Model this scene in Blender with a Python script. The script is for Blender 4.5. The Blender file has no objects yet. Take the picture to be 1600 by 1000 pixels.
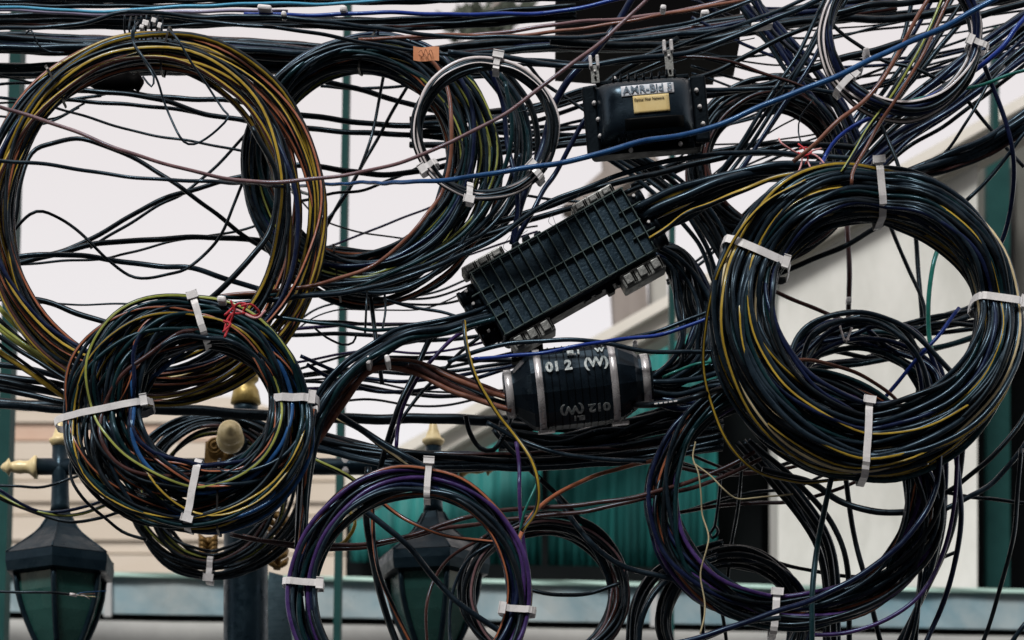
import bpy, bmesh, math, random
import numpy as np
from mathutils import Vector, Matrix

# ------------------------------------------------------------------ camera, sky, sun, exposure
SC = bpy.context.scene
K = 2.5 / 8 / 1600            # metres per photo pixel per metre of distance
HORIZON = 1972                # photo row of the horizon (far below the frame: the camera looks up at the wires)
CAM_Z = 1.7
cam_d = bpy.data.cameras.new('camera'); cam = bpy.data.objects.new('camera', cam_d)
SC.collection.objects.link(cam); SC.camera = cam
cam.location = (0, 0, CAM_Z); cam.rotation_euler = (math.radians(90), 0, 0)
cam_d.sensor_width = 36; cam_d.lens = 36 * 8 / 2.5
cam_d.shift_y = (HORIZON - 500) / 1600
cam_d.clip_start = 0.05; cam_d.clip_end = 2000
cam_d.dof.use_dof = True; cam_d.dof.focus_distance = 7.8; cam_d.dof.aperture_fstop = 5.0

W = bpy.data.worlds.new('World'); SC.world = W; W.use_nodes = True
nt = W.node_tree; nt.nodes.clear()
out = nt.nodes.new('ShaderNodeOutputWorld')
sky = nt.nodes.new('ShaderNodeTexSky'); sky.sky_type = 'NISHITA'; sky.sun_disc = False
SUN_EL, SUN_ROT = math.radians(46), math.radians(200)
sky.sun_elevation = SUN_EL; sky.sun_rotation = SUN_ROT
b1 = nt.nodes.new('ShaderNodeBackground'); b1.inputs[1].default_value = 0.05
nt.links.new(sky.outputs[0], b1.inputs[0])
b2 = nt.nodes.new('ShaderNodeBackground')            # the even white cloud layer
b2.inputs[0].default_value = (1.0, 0.81, 0.61, 1); b2.inputs[1].default_value = 0.395
add = nt.nodes.new('ShaderNodeAddShader')
nt.links.new(b1.outputs[0], add.inputs[0]); nt.links.new(b2.outputs[0], add.inputs[1])
nt.links.new(add.outputs[0], out.inputs[0])
sl = bpy.data.lights.new('sun', 'SUN'); sun = bpy.data.objects.new('sun', sl); SC.collection.objects.link(sun)
sl.energy = 1.5; sl.angle = math.radians(14); sl.color = (1, 0.96, 0.9)
sdir = Vector((math.sin(SUN_ROT) * math.cos(SUN_EL), math.cos(SUN_ROT) * math.cos(SUN_EL), math.sin(SUN_EL)))
sun.rotation_euler = sdir.to_track_quat('Z', 'Y').to_euler()
SC.view_settings.view_transform = 'Standard'; SC.view_settings.look = 'None'
SC.view_settings.exposure = 0.78; SC.view_settings.gamma = 1; SC.view_settings.use_curve_mapping = False
SC.render.engine = 'CYCLES'
SC.cycles.max_bounces = 5; SC.cycles.diffuse_bounces = 3; SC.cycles.glossy_bounces = 3

# ------------------------------------------------------------------ helpers
def P(px, py, d):
    return Vector(((px - 800) * K * d, d, CAM_Z + (HORIZON - py) * K * d))
def S(px, d): return px * K * d

def mat(name, col, rough=0.4, metal=0.0, spec=0.5, noise=0.0, scale=30, col2=None, bump=0.0, bscale=200,
        streak=None, spread=0.25, tint=None, trans=0.0):
    m = bpy.data.materials.new(name); m.use_nodes = True
    n = m.node_tree; b = n.nodes['Principled BSDF']
    b.inputs['Base Color'].default_value = (*col, 1); b.inputs['Roughness'].default_value = rough
    b.inputs['Metallic'].default_value = metal; b.inputs['Specular IOR Level'].default_value = spec
    if tint: b.inputs['Specular Tint'].default_value = (*tint, 1)
    if trans: b.inputs['Transmission Weight'].default_value = trans
    tc = n.nodes.new('ShaderNodeTexCoord')
    if col2 is not None:
        mp = n.nodes.new('ShaderNodeMapping'); n.links.new(tc.outputs['Object'], mp.inputs[0])
        if streak: mp.inputs['Scale'].default_value = streak
        t = n.nodes.new('ShaderNodeTexNoise'); t.inputs['Scale'].default_value = scale; t.inputs['Detail'].default_value = 6
        t.inputs['Roughness'].default_value = 0.65
        n.links.new(mp.outputs[0], t.inputs['Vector'])
        r = n.nodes.new('ShaderNodeValToRGB')
        r.color_ramp.elements[0].position = 0.5 - spread; r.color_ramp.elements[1].position = 0.5 + spread
        r.color_ramp.elements[0].color = (*col, 1); r.color_ramp.elements[1].color = (*col2, 1)
        n.links.new(t.outputs[0], r.inputs[0]); n.links.new(r.outputs[0], b.inputs['Base Color'])
    if noise:
        t = n.nodes.new('ShaderNodeTexNoise'); t.inputs['Scale'].default_value = scale * 1.7; t.inputs['Detail'].default_value = 4
        n.links.new(tc.outputs['Object'], t.inputs['Vector'])
        mr = n.nodes.new('ShaderNodeMapRange'); mr.inputs[1].default_value = 0.3; mr.inputs[2].default_value = 0.7
        mr.inputs[3].default_value = max(0.05, rough - noise); mr.inputs[4].default_value = min(1, rough + noise)
        n.links.new(t.outputs[0], mr.inputs[0]); n.links.new(mr.outputs[0], b.inputs['Roughness'])
    if bump:
        t = n.nodes.new('ShaderNodeTexNoise'); t.inputs['Scale'].default_value = bscale; t.inputs['Detail'].default_value = 3
        n.links.new(tc.outputs['Object'], t.inputs['Vector'])
        bp = n.nodes.new('ShaderNodeBump'); bp.inputs['Strength'].default_value = bump; bp.inputs['Distance'].default_value = 0.003
        n.links.new(t.outputs[0], bp.inputs['Height']); n.links.new(bp.outputs[0], b.inputs['Normal'])
    return m

TB = (0.50, 0.76, 1.0)
def cab(name, col, col2, rough=0.26):
    return mat('cable_' + name, col, rough - .02, spec=0.38, noise=0.16, scale=22, col2=col2, spread=0.16, bump=0.09, bscale=38, tint=TB)
M = {
 'black': cab('black', (0.001, 0.0015, 0.002), (0.006, 0.007, 0.009), 0.37),
 'slate': cab('slate', (0.005, 0.010, 0.017), (0.013, 0.023, 0.034), 0.3),
 'navy': cab('navy', (0.004, 0.006, 0.024), (0.009, 0.014, 0.050), 0.3),
 'teal': cab('teal', (0.003, 0.014, 0.018), (0.007, 0.030, 0.036), 0.3),
 'green': cab('green', (0.01, 0.11, 0.09), (0.02, 0.18, 0.15)),
 'blue': cab('blue', (0.010, 0.05, 0.17), (0.025, 0.10, 0.27)),
 'royal': cab('royal', (0.012, 0.03, 0.22), (0.02, 0.05, 0.30)),
 'sky': cab('skyblue', (0.06, 0.30, 0.52), (0.10, 0.40, 0.62)),
 'yellow': cab('yellow', (0.30, 0.20, 0.025), (0.50, 0.36, 0.05)),
 'lime': cab('lime', (0.26, 0.30, 0.06), (0.40, 0.44, 0.12)),
 'orange': cab('orange', (0.26, 0.085, 0.04), (0.40, 0.15, 0.08)),
 'brown': cab('brown', (0.035, 0.014, 0.012), (0.08, 0.035, 0.03)),
 'copper': cab('copper', (0.16, 0.06, 0.04), (0.26, 0.12, 0.08)),
 'mauve': cab('mauve', (0.14, 0.08, 0.09), (0.26, 0.16, 0.17)),
 'purple': cab('purple', (0.03, 0.015, 0.08), (0.07, 0.035, 0.15)),
 'lav': cab('lavender', (0.30, 0.26, 0.40), (0.42, 0.38, 0.52)),
 'white': cab('white', (0.62, 0.58, 0.60), (0.80, 0.76, 0.78)),
 'cream': cab('cream', (0.55, 0.46, 0.26), (0.72, 0.62, 0.40)),
 'pink': cab('pink', (0.60, 0.26, 0.28), (0.72, 0.40, 0.40)),
 'red': cab('red', (0.42, 0.02, 0.03), (0.60, 0.05, 0.06)),
 'twine': mat('twine_fibre', (0.40, 0.35, 0.22), 0.9, bump=0.5, bscale=400),
}
TIE = mat('tie_foil', (0.95, 0.95, 0.97), 0.3, 0.08, noise=0.1, scale=16, col2=(0.72, 0.73, 0.77), spread=0.2, bump=0.35, bscale=45)
GOLDL = mat('pale_gold_paint', (0.66, 0.52, 0.24), 0.38, 0.05, noise=0.12, scale=40, col2=(0.86, 0.76, 0.48), bump=0.2, bscale=90)
ZIP = mat('zip_tie_plastic', (0.004, 0.004, 0.005), 0.4)
GOLD = mat('gold_paint', (0.30, 0.21, 0.055), 0.42, 0.55, noise=0.15, scale=40, col2=(0.42, 0.33, 0.13), bump=0.25, bscale=120)
GOLDD = mat('old_gold_paint', (0.13, 0.075, 0.02), 0.5, 0.5, col2=(0.28, 0.17, 0.05), scale=60, bump=0.4, bscale=90)
LAMPM = mat('lamp_paint', (0.002, 0.007, 0.013), 0.38, 0.0, spec=0.28, tint=(0.45, 0.75, 1.0), noise=0.15, scale=18, col2=(0.010, 0.020, 0.028), bump=0.3, bscale=70)
LAMPG = mat('lamp_glass', (0.010, 0.055, 0.050), 0.25, 0, noise=0.1, scale=10, col2=(0.03, 0.10, 0.09))
CASE = mat('case_plastic', (0.004, 0.009, 0.015), 0.42, noise=0.15, scale=14, col2=(0.012, 0.027, 0.043), spread=0.2, bump=0.35, bscale=160, tint=TB)
CASED = mat('case_edge_plastic', (0.001, 0.002, 0.003), 0.45, spec=0.12, noise=0.1, col2=(0.003, 0.004, 0.006), bump=0.2, tint=TB)
RIBM = mat('rib_plastic', (0.03, 0.055, 0.058), 0.4, noise=0.1, col2=(0.07, 0.11, 0.11), bump=0.1)
CLIPM = mat('clip_metal', (0.12, 0.13, 0.13), 0.45, 0.6, noise=0.1, scale=50, col2=(0.28, 0.29, 0.29), bump=0.3)
DOME = mat('dome_plastic', (0.002, 0.004, 0.007), 0.3, noise=0.14, scale=9, col2=(0.008, 0.014, 0.022), spread=0.2, bump=0.15, bscale=120, tint=TB)
STEEL = mat('steel_band', (0.80, 0.80, 0.83), 0.3, 0.45, noise=0.1, scale=30, col2=(0.55, 0.55, 0.58), bump=0.2, bscale=80)
BOLT = mat('white_bolt', (0.70, 0.70, 0.72), 0.35, 0.2)
INK = mat('white_paint_print', (0.20, 0.26, 0.28), 0.7, col2=(0.62, 0.68, 0.70), scale=90, spread=0.1)
INKB = mat('dark_print', (0.01, 0.03, 0.06), 0.7, col2=(0.22, 0.30, 0.38), scale=120, spread=0.12)
INKD = mat('brown_print', (0.05, 0.035, 0.02), 0.8)
LABELW = mat('white_label', (0.72, 0.74, 0.80), 0.6, col2=(0.50, 0.56, 0.64), scale=60, spread=0.1)
LABELY = mat('yellow_label', (0.62, 0.47, 0.18), 0.55, col2=(0.72, 0.60, 0.32), scale=20)
TAGO = mat('orange_tag', (0.60, 0.22, 0.10), 0.7, col2=(0.66, 0.32, 0.17), scale=30)
SHEET = mat('black_sheet', (0.0015, 0.0015, 0.002), 0.6, spec=0.03)
GATE = mat('green_steel', (0.005, 0.045, 0.045), 0.6, spec=0.15, col2=(0.012, 0.07, 0.068), scale=8)

rnd = random.Random(11)
def link(name, me, m, parent=None, origin=None):
    if not isinstance(m, (list, tuple)): m = [m]
    for x in m: me.materials.append(x)
    o = bpy.data.objects.new(name, me); SC.collection.objects.link(o)
    if parent is not None: o.parent = parent
    return o
def thing(name, label, cat, loc=(0, 0, 0), group=None, roty=0):
    o = bpy.data.objects.new(name, None); SC.collection.objects.link(o)
    o.location = loc; o.rotation_euler = (0, roty, 0); o.empty_display_size = 0.05
    o['label'] = label; o['category'] = cat
    if group: o['group'] = group
    return o
def tag(o, label, cat, group=None):
    o['label'] = label; o['category'] = cat
    if group: o['group'] = group
    return o
def struct(o, k='structure'): o['kind'] = k; return o

def catmull(pts, step, closed=False):
    pts = [np.array(p, float) for p in pts]
    n = len(pts); out = []
    rng = n if closed else n - 1
    for i in range(rng):
        if closed: p0, p1, p2, p3 = pts[i - 1], pts[i], pts[(i + 1) % n], pts[(i + 2) % n]
        else:
            p1, p2 = pts[i], pts[i + 1]
            p0 = pts[i - 1] if i else 2 * p1 - p2
            p3 = pts[i + 2] if i + 2 < n else 2 * p2 - p1
        m = max(2, int(np.linalg.norm(p2 - p1) / step))
        for j in range(m):
            t = j / m
            out.append(0.5 * (2 * p1 + (p2 - p0) * t + (2 * p0 - 5 * p1 + 4 * p2 - p3) * t * t + (3 * p1 - p0 - 3 * p2 + p3) * t ** 3))
    if not closed: out.append(pts[-1])
    return np.array(out)

def tube_mesh(name, pts, r, sides=8, closed=False, stripe=0, rot0=0.0, wander=0.0, ref=(0, -1, 0), caps=True):
    pts = np.asarray(pts, float); n = len(pts)
    if closed: T = np.roll(pts, -1, 0) - np.roll(pts, 1, 0)
    else: T = np.gradient(pts, axis=0)
    T /= np.linalg.norm(T, axis=1)[:, None] + 1e-12
    R = np.tile(np.array(ref, float), (n, 1))
    N = R - (R * T).sum(1)[:, None] * T; N /= np.linalg.norm(N, axis=1)[:, None] + 1e-9
    B = np.cross(T, N)
    rr = np.full(n, r) if np.isscalar(r) else np.asarray(r)
    u = np.arange(n) / n * 2 * math.pi
    a0 = rot0 + wander * np.sin(u + rot0 * 7)
    ang = a0[:, None] + (np.arange(sides) / sides * 2 * math.pi)[None, :] - math.pi / sides * max(stripe, 1)
    V = pts[:, None, :] + rr[:, None, None] * (np.cos(ang)[..., None] * N[:, None, :] + np.sin(ang)[..., None] * B[:, None, :])
    V = V.reshape(-1, 3)
    m = n if closed else n - 1
    i = np.arange(m)[:, None]; j = np.arange(sides)[None, :]
    i2 = (i + 1) % n; j2 = (j + 1) % sides
    F = np.stack([i * sides + j, i * sides + j2, i2 * sides + j2, i2 * sides + j], -1).reshape(-1, 4)
    me = bpy.data.meshes.new(name)
    faces = F.tolist()
    if not closed and caps:
        faces.append(list(range(sides))[::-1]); faces.append([(n - 1) * sides + q for q in range(sides)])
    me.from_pydata(V.tolist(), [], faces)
    me.polygons.foreach_set('use_smooth', [True] * len(me.polygons))
    if stripe:
        idx = np.zeros(len(faces), int); idx[:len(F)] = np.tile((np.arange(sides) < stripe).astype(int), m)
        me.polygons.foreach_set('material_index', idx.tolist())
    me.update()
    return me

def cable(pts, r_px, col, d, parent=None, label=None, group=None, stripe=None, name='cable', sides=8, cat='cable', wob=1.0, step=9):
    """A cable through picture-space guide points, each carried to its real distance d (one number, or one per end)."""
    n = len(pts)
    if isinstance(d, (tuple, list)):
        ds = [d[0] + (d[-1] - d[0]) * i / max(1, n - 1) for i in range(n)] if len(d) == 2 else list(d)
    else: ds = [d] * n
    dd = ds[n // 2]
    ph = rnd.random() * 6.3
    wp = [P(p[0], p[1], ds[i]) + Vector((0, 0.012 * math.sin(ph + i * 1.7), 0)) for i, p in enumerate(pts)]
    c = catmull(wp, S(step, dd))
    if wob:
        L = np.cumsum(np.r_[0, np.linalg.norm(np.diff(c, axis=0), axis=1)])
        a = S(0.9, dd) * wob
        c[:, 2] += a * np.sin(L * 21 + ph) + a * .6 * np.sin(L * 47 + ph * 3)
        c[:, 0] += a * .7 * np.sin(L * 27 + ph * 2)
    if parent is not None: c = c - np.array(parent.location)
    rr_ = S(r_px, dd) if not isinstance(r_px, tuple) else np.interp(np.linspace(0, 1, len(c)), np.linspace(0, 1, len(r_px)), r_px) * S(1, dd)
    me = tube_mesh(name, c, rr_, sides=12 if stripe else sides, stripe=(2 if stripe else 0), rot0=rnd.uniform(-.7, .7), wander=0.6)
    o = link(name, me, [M[col]] + ([M[stripe]] if stripe else []), parent)
    if label: tag(o, label, cat, group)
    return o

def bm_obj(name, bm, m, parent=None, smooth=False):
    me = bpy.data.meshes.new(name); bm.to_mesh(me); bm.free()
    if smooth: me.polygons.foreach_set('use_smooth', [True] * len(me.polygons))
    return link(name, me, m, parent)
def box(name, lo, hi, m, parent=None, bevel=0.0, seg=2, rot=None, smooth=False):
    bm = bmesh.new(); bmesh.ops.create_cube(bm, size=1)
    lo, hi = Vector(lo), Vector(hi); c = (lo + hi) / 2; s = hi - lo
    for v in bm.verts: v.co = Vector((v.co.x * s.x, v.co.y * s.y, v.co.z * s.z))
    if bevel: bmesh.ops.bevel(bm, geom=bm.edges[:], offset=bevel, segments=seg, affect='EDGES', profile=0.5)
    if rot: bmesh.ops.rotate(bm, verts=bm.verts, cent=(0, 0, 0), matrix=Matrix.Rotation(rot, 3, 'Y'))
    for v in bm.verts: v.co += c
    return bm_obj(name, bm, m, parent, smooth)
def lathe(name, prof, m, parent=None, axis='Z', n=24, loc=(0, 0, 0), smooth=True, rot0=0.0):
    """prof: (along, radius)"""
    bm = bmesh.new(); rings = []
    for a, r in prof:
        ring = []
        for i in range(n):
            t = rot0 + 2 * math.pi * i / n; c, s = math.cos(t) * r, math.sin(t) * r
            co = {'Z': (c, s, a), 'X': (a, c, s), 'Y': (c, a, s)}[axis]
            ring.append(bm.verts.new(Vector(co) + Vector(loc)))
        rings.append(ring)
    for q in range(len(rings) - 1):
        for i in range(n):
            bm.faces.new((rings[q][i], rings[q][(i + 1) % n], rings[q + 1][(i + 1) % n], rings[q + 1][i]))
    bm.faces.new(rings[0]); bm.faces.new(rings[-1][::-1])
    bmesh.ops.recalc_face_normals(bm, faces=bm.faces)
    o = bm_obj(name, bm, m, parent)
    if smooth:
        for p in o.data.polygons: p.use_smooth = len(p.vertices) == 4
    return o
def text(name, s, size, m, parent, loc, rot=(math.pi / 2, 0, 0), bold=0.0, sx=1.0):
    cu = bpy.data.curves.new(name, 'FONT'); cu.body = s; cu.size = size; cu.align_x = 'CENTER'; cu.align_y = 'CENTER'
    cu.offset = bold; cu.extrude = 0.0004; cu.resolution_u = 3
    t = bpy.data.objects.new('tmp', cu); SC.collection.objects.link(t); bpy.context.view_layer.update()
    me = bpy.data.meshes.new_from_object(t.evaluated_get(bpy.context.evaluated_depsgraph_get()))
    bpy.data.objects.remove(t); me.materials.clear()
    o = link(name, me, m, parent); o.location = loc; o.rotation_euler = rot; o.scale = (sx, 1, 1)
    return o

# ------------------------------------------------------------------ the setting
GD = mat('asphalt', (0.045, 0.045, 0.047), 0.9, col2=(0.07, 0.07, 0.07), scale=3, bump=0.3)
bm = bmesh.new()
for x, y in ((-600, -600), (600, -600), (600, 900), (-600, 900)): bm.verts.new((x, y, 0))
bm.faces.new(bm.verts[:]); struct(bm_obj('ground', bm, GD))

CREAM = mat('cream_plaster', (0.76, 0.74, 0.67), 0.85, col2=(0.86, 0.84, 0.79), scale=1.5, bump=0.1)
GREYP = mat('grey_plaster', (0.56, 0.58, 0.55), 0.9, col2=(0.88, 0.90, 0.88), scale=1.6, streak=(1.6, 1.6, 0.55), spread=0.2)
WALLP = mat('dirty_wall_plaster', (0.46, 0.47, 0.47), 0.9, col2=(0.66, 0.67, 0.66), scale=2.5, spread=0.2)
DARKP = mat('dark_paint_and_recess_shade', (0.003, 0.005, 0.006), 0.8, spec=0.05, col2=(0.008, 0.010, 0.011), scale=3)  # near-black paint, also standing in for the shade of the recess
CURT = mat('green_curtain_cloth', (0.003, 0.10, 0.10), 0.7, col2=(0.012, 0.23, 0.22), scale=2, streak=(3, 3, 0.4), spread=0.2)
SIDING = mat('cream_siding', (0.62, 0.54, 0.44), 0.8, col2=(0.74, 0.68, 0.60), scale=1.2, streak=(0.5, 1, 2))
SIDINGR = mat('faded_red_siding', (0.60, 0.40, 0.30), 0.8, col2=(0.72, 0.58, 0.48), scale=1.5)
FLASH = mat('gutter_steel', (0.17, 0.34, 0.43), 0.35, 0.2, noise=0.15, scale=2.6, col2=(0.52, 0.60, 0.62), spread=0.2, bump=0.9, bscale=5)  # pale patches in the colour stand in for crumpled reflections
MINT = mat('mint_lip', (0.45, 0.68, 0.62), 0.4)

def quadbox(name, pts, d0, d1, m, parent=None, d_each=None):
    """A slab: an outline at distance d0 (pixels) carried straight back to real thickness d1."""
    bm = bmesh.new()
    off = parent.location if parent is not None else Vector((0, 0, 0))
    ds = d_each or [d0] * len(pts)
    f = [P(x, y, ds[i]) - off for i, (x, y) in enumerate(pts)]
    a = [bm.verts.new(v) for v in f]; b = [bm.verts.new(v + Vector((0, d1, 0))) for v in f]
    n = len(pts)
    bm.faces.new(a); bm.faces.new(b[::-1])
    for i in range(n): bm.faces.new((a[i], b[i], b[(i + 1) % n], a[(i + 1) % n]))
    bmesh.ops.recalc_face_normals(bm, faces=bm.faces)
    return bm_obj(name, bm, m, parent)

# right-hand building: raked cream cornice, grey pillar, green curtain, dark bays
ZG = HORIZON + CAM_Z / (K * 15)     # photo row of the ground at 15 m
bld = thing('building', 'grey building with raked cream cornice, green curtains and a broad plastered pillar', 'building', P(1200, ZG, 15.0))
def rake(x): return 700 - 0.5617 * (x - 625)
def raked(name, o0, o1, d, t, m): return quadbox(name, [(540, rake(540) + o0), (1760, rake(1760) + o0), (1760, rake(1760) + o1), (540, rake(540) + o1)], d, t, m, bld)
raked('cornice', -4, 14, 14.55, 0.2, CREAM)
raked('cornice_fascia', 15, 44, 14.60, 0.2, CREAM)
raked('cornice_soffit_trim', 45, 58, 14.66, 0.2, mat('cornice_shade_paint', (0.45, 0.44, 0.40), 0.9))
quadbox('pillar', [(1216, rake(1216) + 50), (1527, rake(1527) + 50), (1527, 1150), (1216, 1150)], 14.70, 0.5, GREYP, bld)
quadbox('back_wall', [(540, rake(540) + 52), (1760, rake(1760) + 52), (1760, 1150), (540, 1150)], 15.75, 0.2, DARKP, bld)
quadbox('door_panel', [(1542, rake(1542) + 60), (1578, rake(1578) + 60), (1578, 918), (1542, 918)], 15.2, 0.08, GATE, bld)
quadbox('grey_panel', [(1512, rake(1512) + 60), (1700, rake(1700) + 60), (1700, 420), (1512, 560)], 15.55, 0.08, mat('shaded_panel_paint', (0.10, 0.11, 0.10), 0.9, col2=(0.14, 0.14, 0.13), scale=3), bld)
quadbox('window_frame', [(1540, 262), (1585, 262), (1585, 560), (1540, 560)], 15.5, 0.04, mat('dark_frame_paint', (0.006, 0.006, 0.007), 0.6), bld)
def curtain(x0, x1, y0f, y1, d, seed):
    r = random.Random(seed); bm = bmesh.new(); n = 110; top = []; bot = []
    off = bld.location
    for i in range(n + 1):
        x = x0 + (x1 - x0) * i / n
        w = 0.009 * math.sin(i * 0.55 + 1.2 * math.sin(i * .21 + seed)) + 0.004 * math.sin(i * 1.3)
        for lst, y in ((top, y0f(x)), (bot, y1)):
            lst.append(bm.verts.new(P(x, y, d) + Vector((0, w, 0)) - off))
    for i in range(n): bm.faces.new((top[i], top[i + 1], bot[i + 1], bot[i]))
    o = bm_obj('curtain', bm, CURT, bld, True)
    md = o.modifiers.new('thickness', 'SOLIDIFY'); md.thickness = 0.006
    return o
curtain(548, 848, lambda x: rake(x) + 54, 892, 15.05, 1)
curtain(856, 1120, lambda x: rake(x) + 54, 894, 15.05, 4)
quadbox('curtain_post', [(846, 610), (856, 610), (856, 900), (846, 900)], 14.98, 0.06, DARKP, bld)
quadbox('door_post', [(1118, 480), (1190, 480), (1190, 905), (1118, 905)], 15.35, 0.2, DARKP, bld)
quadbox('recess_shade_strip', [(540, 878), (1216, 890), (1216, 925), (540, 915)], 14.95, 0.3, DARKP, bld)  # dark strip coloured as the shaded gap below the curtains

# gutter running the whole width, a little further off to the right
gut = thing('gutter', 'long dented steel gutter with a pale mint lip under the green curtains', 'gutter', P(800, 990, 14.0))
def runp(name, y0l, y1l, dl, dr, t, m, yshift=0, x0=-120, x1=1720):
    def yy(y, d): return HORIZON - (HORIZON - y) * dl / d
    n = 24; bm = bmesh.new(); off = gut.location; A = []
    for i in range(n + 1):
        f = i / n; x = x0 + (x1 - x0) * f; d = dl + (dr - dl) * f
        j = 0.004 * math.sin(i * 2.3)
        a = P(x, yy(y0l, d), d) - off; b = P(x, yy(y1l, d), d) - off; a.y += j; b.y -= j
        A.append([bm.verts.new(a), bm.verts.new(b), bm.verts.new(b + Vector((0, t, 0))), bm.verts.new(a + Vector((0, t, 0)))])
    for i in range(n):
        for q in range(4): bm.faces.new((A[i][q], A[i + 1][q], A[i + 1][(q + 1) % 4], A[i][(q + 1) % 4]))
    bm.faces.new(A[0]); bm.faces.new(A[-1])
    bmesh.ops.recalc_face_normals(bm, faces=bm.faces)
    return bm_obj(name, bm, m, gut)
runp('lip', 888, 894, 13.97, 14.43, 0.05, MINT)
runp('channel', 895, 953, 14.0, 14.46, 0.05, FLASH)
runp('drip_edge', 954, 961, 14.02, 14.48, 0.05, SHEET)
for x in (168, 1022):
    dd = 14.0 + 0.46 * (x + 120) / 1840 - 0.02
    yy = HORIZON - (HORIZON - 897) * 14.0 / dd
    quadbox('joint_strap', [(x - 6, yy), (x + 6, yy), (x + 6, yy + 62), (x - 6, yy + 62)], dd, 0.012, mat('joint_metal', (0.55, 0.58, 0.6), 0.4, 0.3), gut)
struct(quadbox('lower_wall', [(-150, 962), (1800, 990), (1800, 2900), (-150, 2900)], 14.3, 0.2, WALLP, d_each=[14.22, 14.70, 14.70, 14.22]))

# unseen building row added behind the camera to block the low sky
sh = thing('sky_blocker_row', 'dim six-storey building row, unseen, added to keep low sky off the wires', 'building', (0, -9, 0))
SHW = mat('sky_blocker_wall', (0.10, 0.10, 0.10), 0.9, col2=(0.16, 0.155, 0.15), scale=.6)
box('wall', (-45, -6, 0), (45, 0, 19), SHW, sh)
for i in range(20):
    for j in range(6): box('window', (-43 + i * 4.4, .0, 1 + j * 3.1), (-40.6 + i * 4.4, .06, 2.7 + j * 3.1), DARKP, sh)
# cream clapboard house at the left
hs = thing('house', 'cream clapboard house wall low beside the lantern, with one faded red board', 'house', P(100, 2800, 20))
ys = [618, 640, 662, 690, 722, 752, 786, 806, 846, 866, 908, 960, 1010]
for i in range(len(ys) - 1):
    m_ = SIDINGR if i == 2 else SIDING
    ra = 560 - max(0, (700 - ys[i])) * 2.2
    rb = 560 - max(0, (700 - ys[i + 1])) * 2.2
    quadbox('board', [(-140, ys[i]), (ra, ys[i] + 2), (rb, ys[i + 1] - 1.5), (-140, ys[i + 1] - 3)], 20 - 0.02 * (i % 2), 0.08, m_, hs)
quadbox('house_wall', [(-140, 619), (380, 621), (555, 700), (555, 1010), (-140, 1010)], 20.12, 0.1, mat('board_gap_paint', (0.10, 0.12, 0.07), 0.9), hs)
quadbox('lower_house_wall', [(-140, 1011), (555, 1011), (555, 2400), (-140, 2400)], 20.0, 0.1, SIDING, hs)

# green steel gate poles, blurred behind the wires
for (xa, xb, w, lab) in ((27, 6, 19, 'broad green steel pole behind the largest coil, at the frame edge'), (543, 531, 11, 'slim green steel pole seen through the orange-tagged coil'),
                         (1052, 1050, 8, 'thin green steel pole behind the black closure with the yellow label')):
    o = quadbox('steel_pole', [(xa + 40 * (xa - xb) / 700 - w / 2 , -60), (xa + w / 2, -60), (xb + w / 2 - (xa - xb) * .8, 1250), (xb - w / 2 - (xa - xb) * .8, 1250)], 11.6, 0.12, GATE)
    tag(o, lab, 'pole')
tag(quadbox('steel_pole', [(1552, 40), (1562, 40), (1561, 205), (1551, 205)], 13.9, 0.1, GATE), 'short green steel pole standing above the raked cornice', 'pole')

# brown wooden post with a brace
PW = mat('weathered_post_wood', (0.20, 0.175, 0.16), 0.9, col2=(0.40, 0.36, 0.34), scale=3, streak=(3, 3, 0.5))
PWL = mat('pale_board_paint', (0.50, 0.50, 0.47), 0.9)
pp = thing('wooden_post', 'weathered brown post with a slanting brace behind the ribbed closure', 'post', P(985, 1500, 16))
quadbox('shaft', [(925, -40), (980, -40), (1030, 760), (978, 760)], 16, 0.3, PW, pp)
quadbox('brace', [(1000, 215), (1030, 250), (915, 330), (880, 320)], 15.8, 0.18, PW, pp)
quadbox('pale_board', [(1014, 300), (1040, 300), (1044, 500), (1016, 515)], 16.1, 0.2, PWL, pp)

# blurred branch at the top
LEAF = mat('grey_green_leaf', (0.045, 0.06, 0.045), 0.7, col2=(0.10, 0.12, 0.09), scale=6)
br = thing('tree_branch', 'blurred grey-green leafy branch between the top wires', 'branch', P(768, -300, 17))
me = tube_mesh('bough', catmull([P(820, -300, 17) - br.location, P(800, -60, 17) - br.location, P(775, 10, 17) - br.location, P(748, 40, 17) - br.location], 0.08), 0.02, 6)
link('bough', me, PW, br)
bm = bmesh.new(); r2 = random.Random(3)
for i in range(260):
    cx, cy = r2.choice(((772, 38), (745, 36), (795, 22), (760, 22), (720, 30)))
    c = P(cx + r2.gauss(0, 14), cy + r2.gauss(0, 9), 17 + r2.gauss(0, .1)) - br.location
    a, b = r2.uniform(0, 6.3), r2.uniform(-1, 1)
    u = Vector((math.cos(a), math.sin(b), math.sin(a))).normalized() * .045; v = u.cross(Vector((b, 1, .3))).normalized() * .02
    bm.faces.new([bm.verts.new(c + u), bm.verts.new(c + v), bm.verts.new(c - u), bm.verts.new(c - v)])
lv = bm_obj('foliage', bm, LEAF, br); lv['kind'] = 'stuff'

# big black steel box behind the top wires
o = thing('equipment_box', 'flat black steel box behind the wires, above the labelled closure', 'box', P(1010, 82, 8.75))
quadbox('housing', [(869, -40), (1158, -40), (1156, 66), (1124, 68), (1123, 80), (950, 80), (869, 74)], 8.75, 0.25, SHEET, o)
for i in range(9):
    x = 945 + i * 21
    quadbox('fin', [(x, 81), (x + 2.5, 81), (x + 2, 86), (x + .5, 86)], 8.78, 0.1, SHEET, o)

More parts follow.
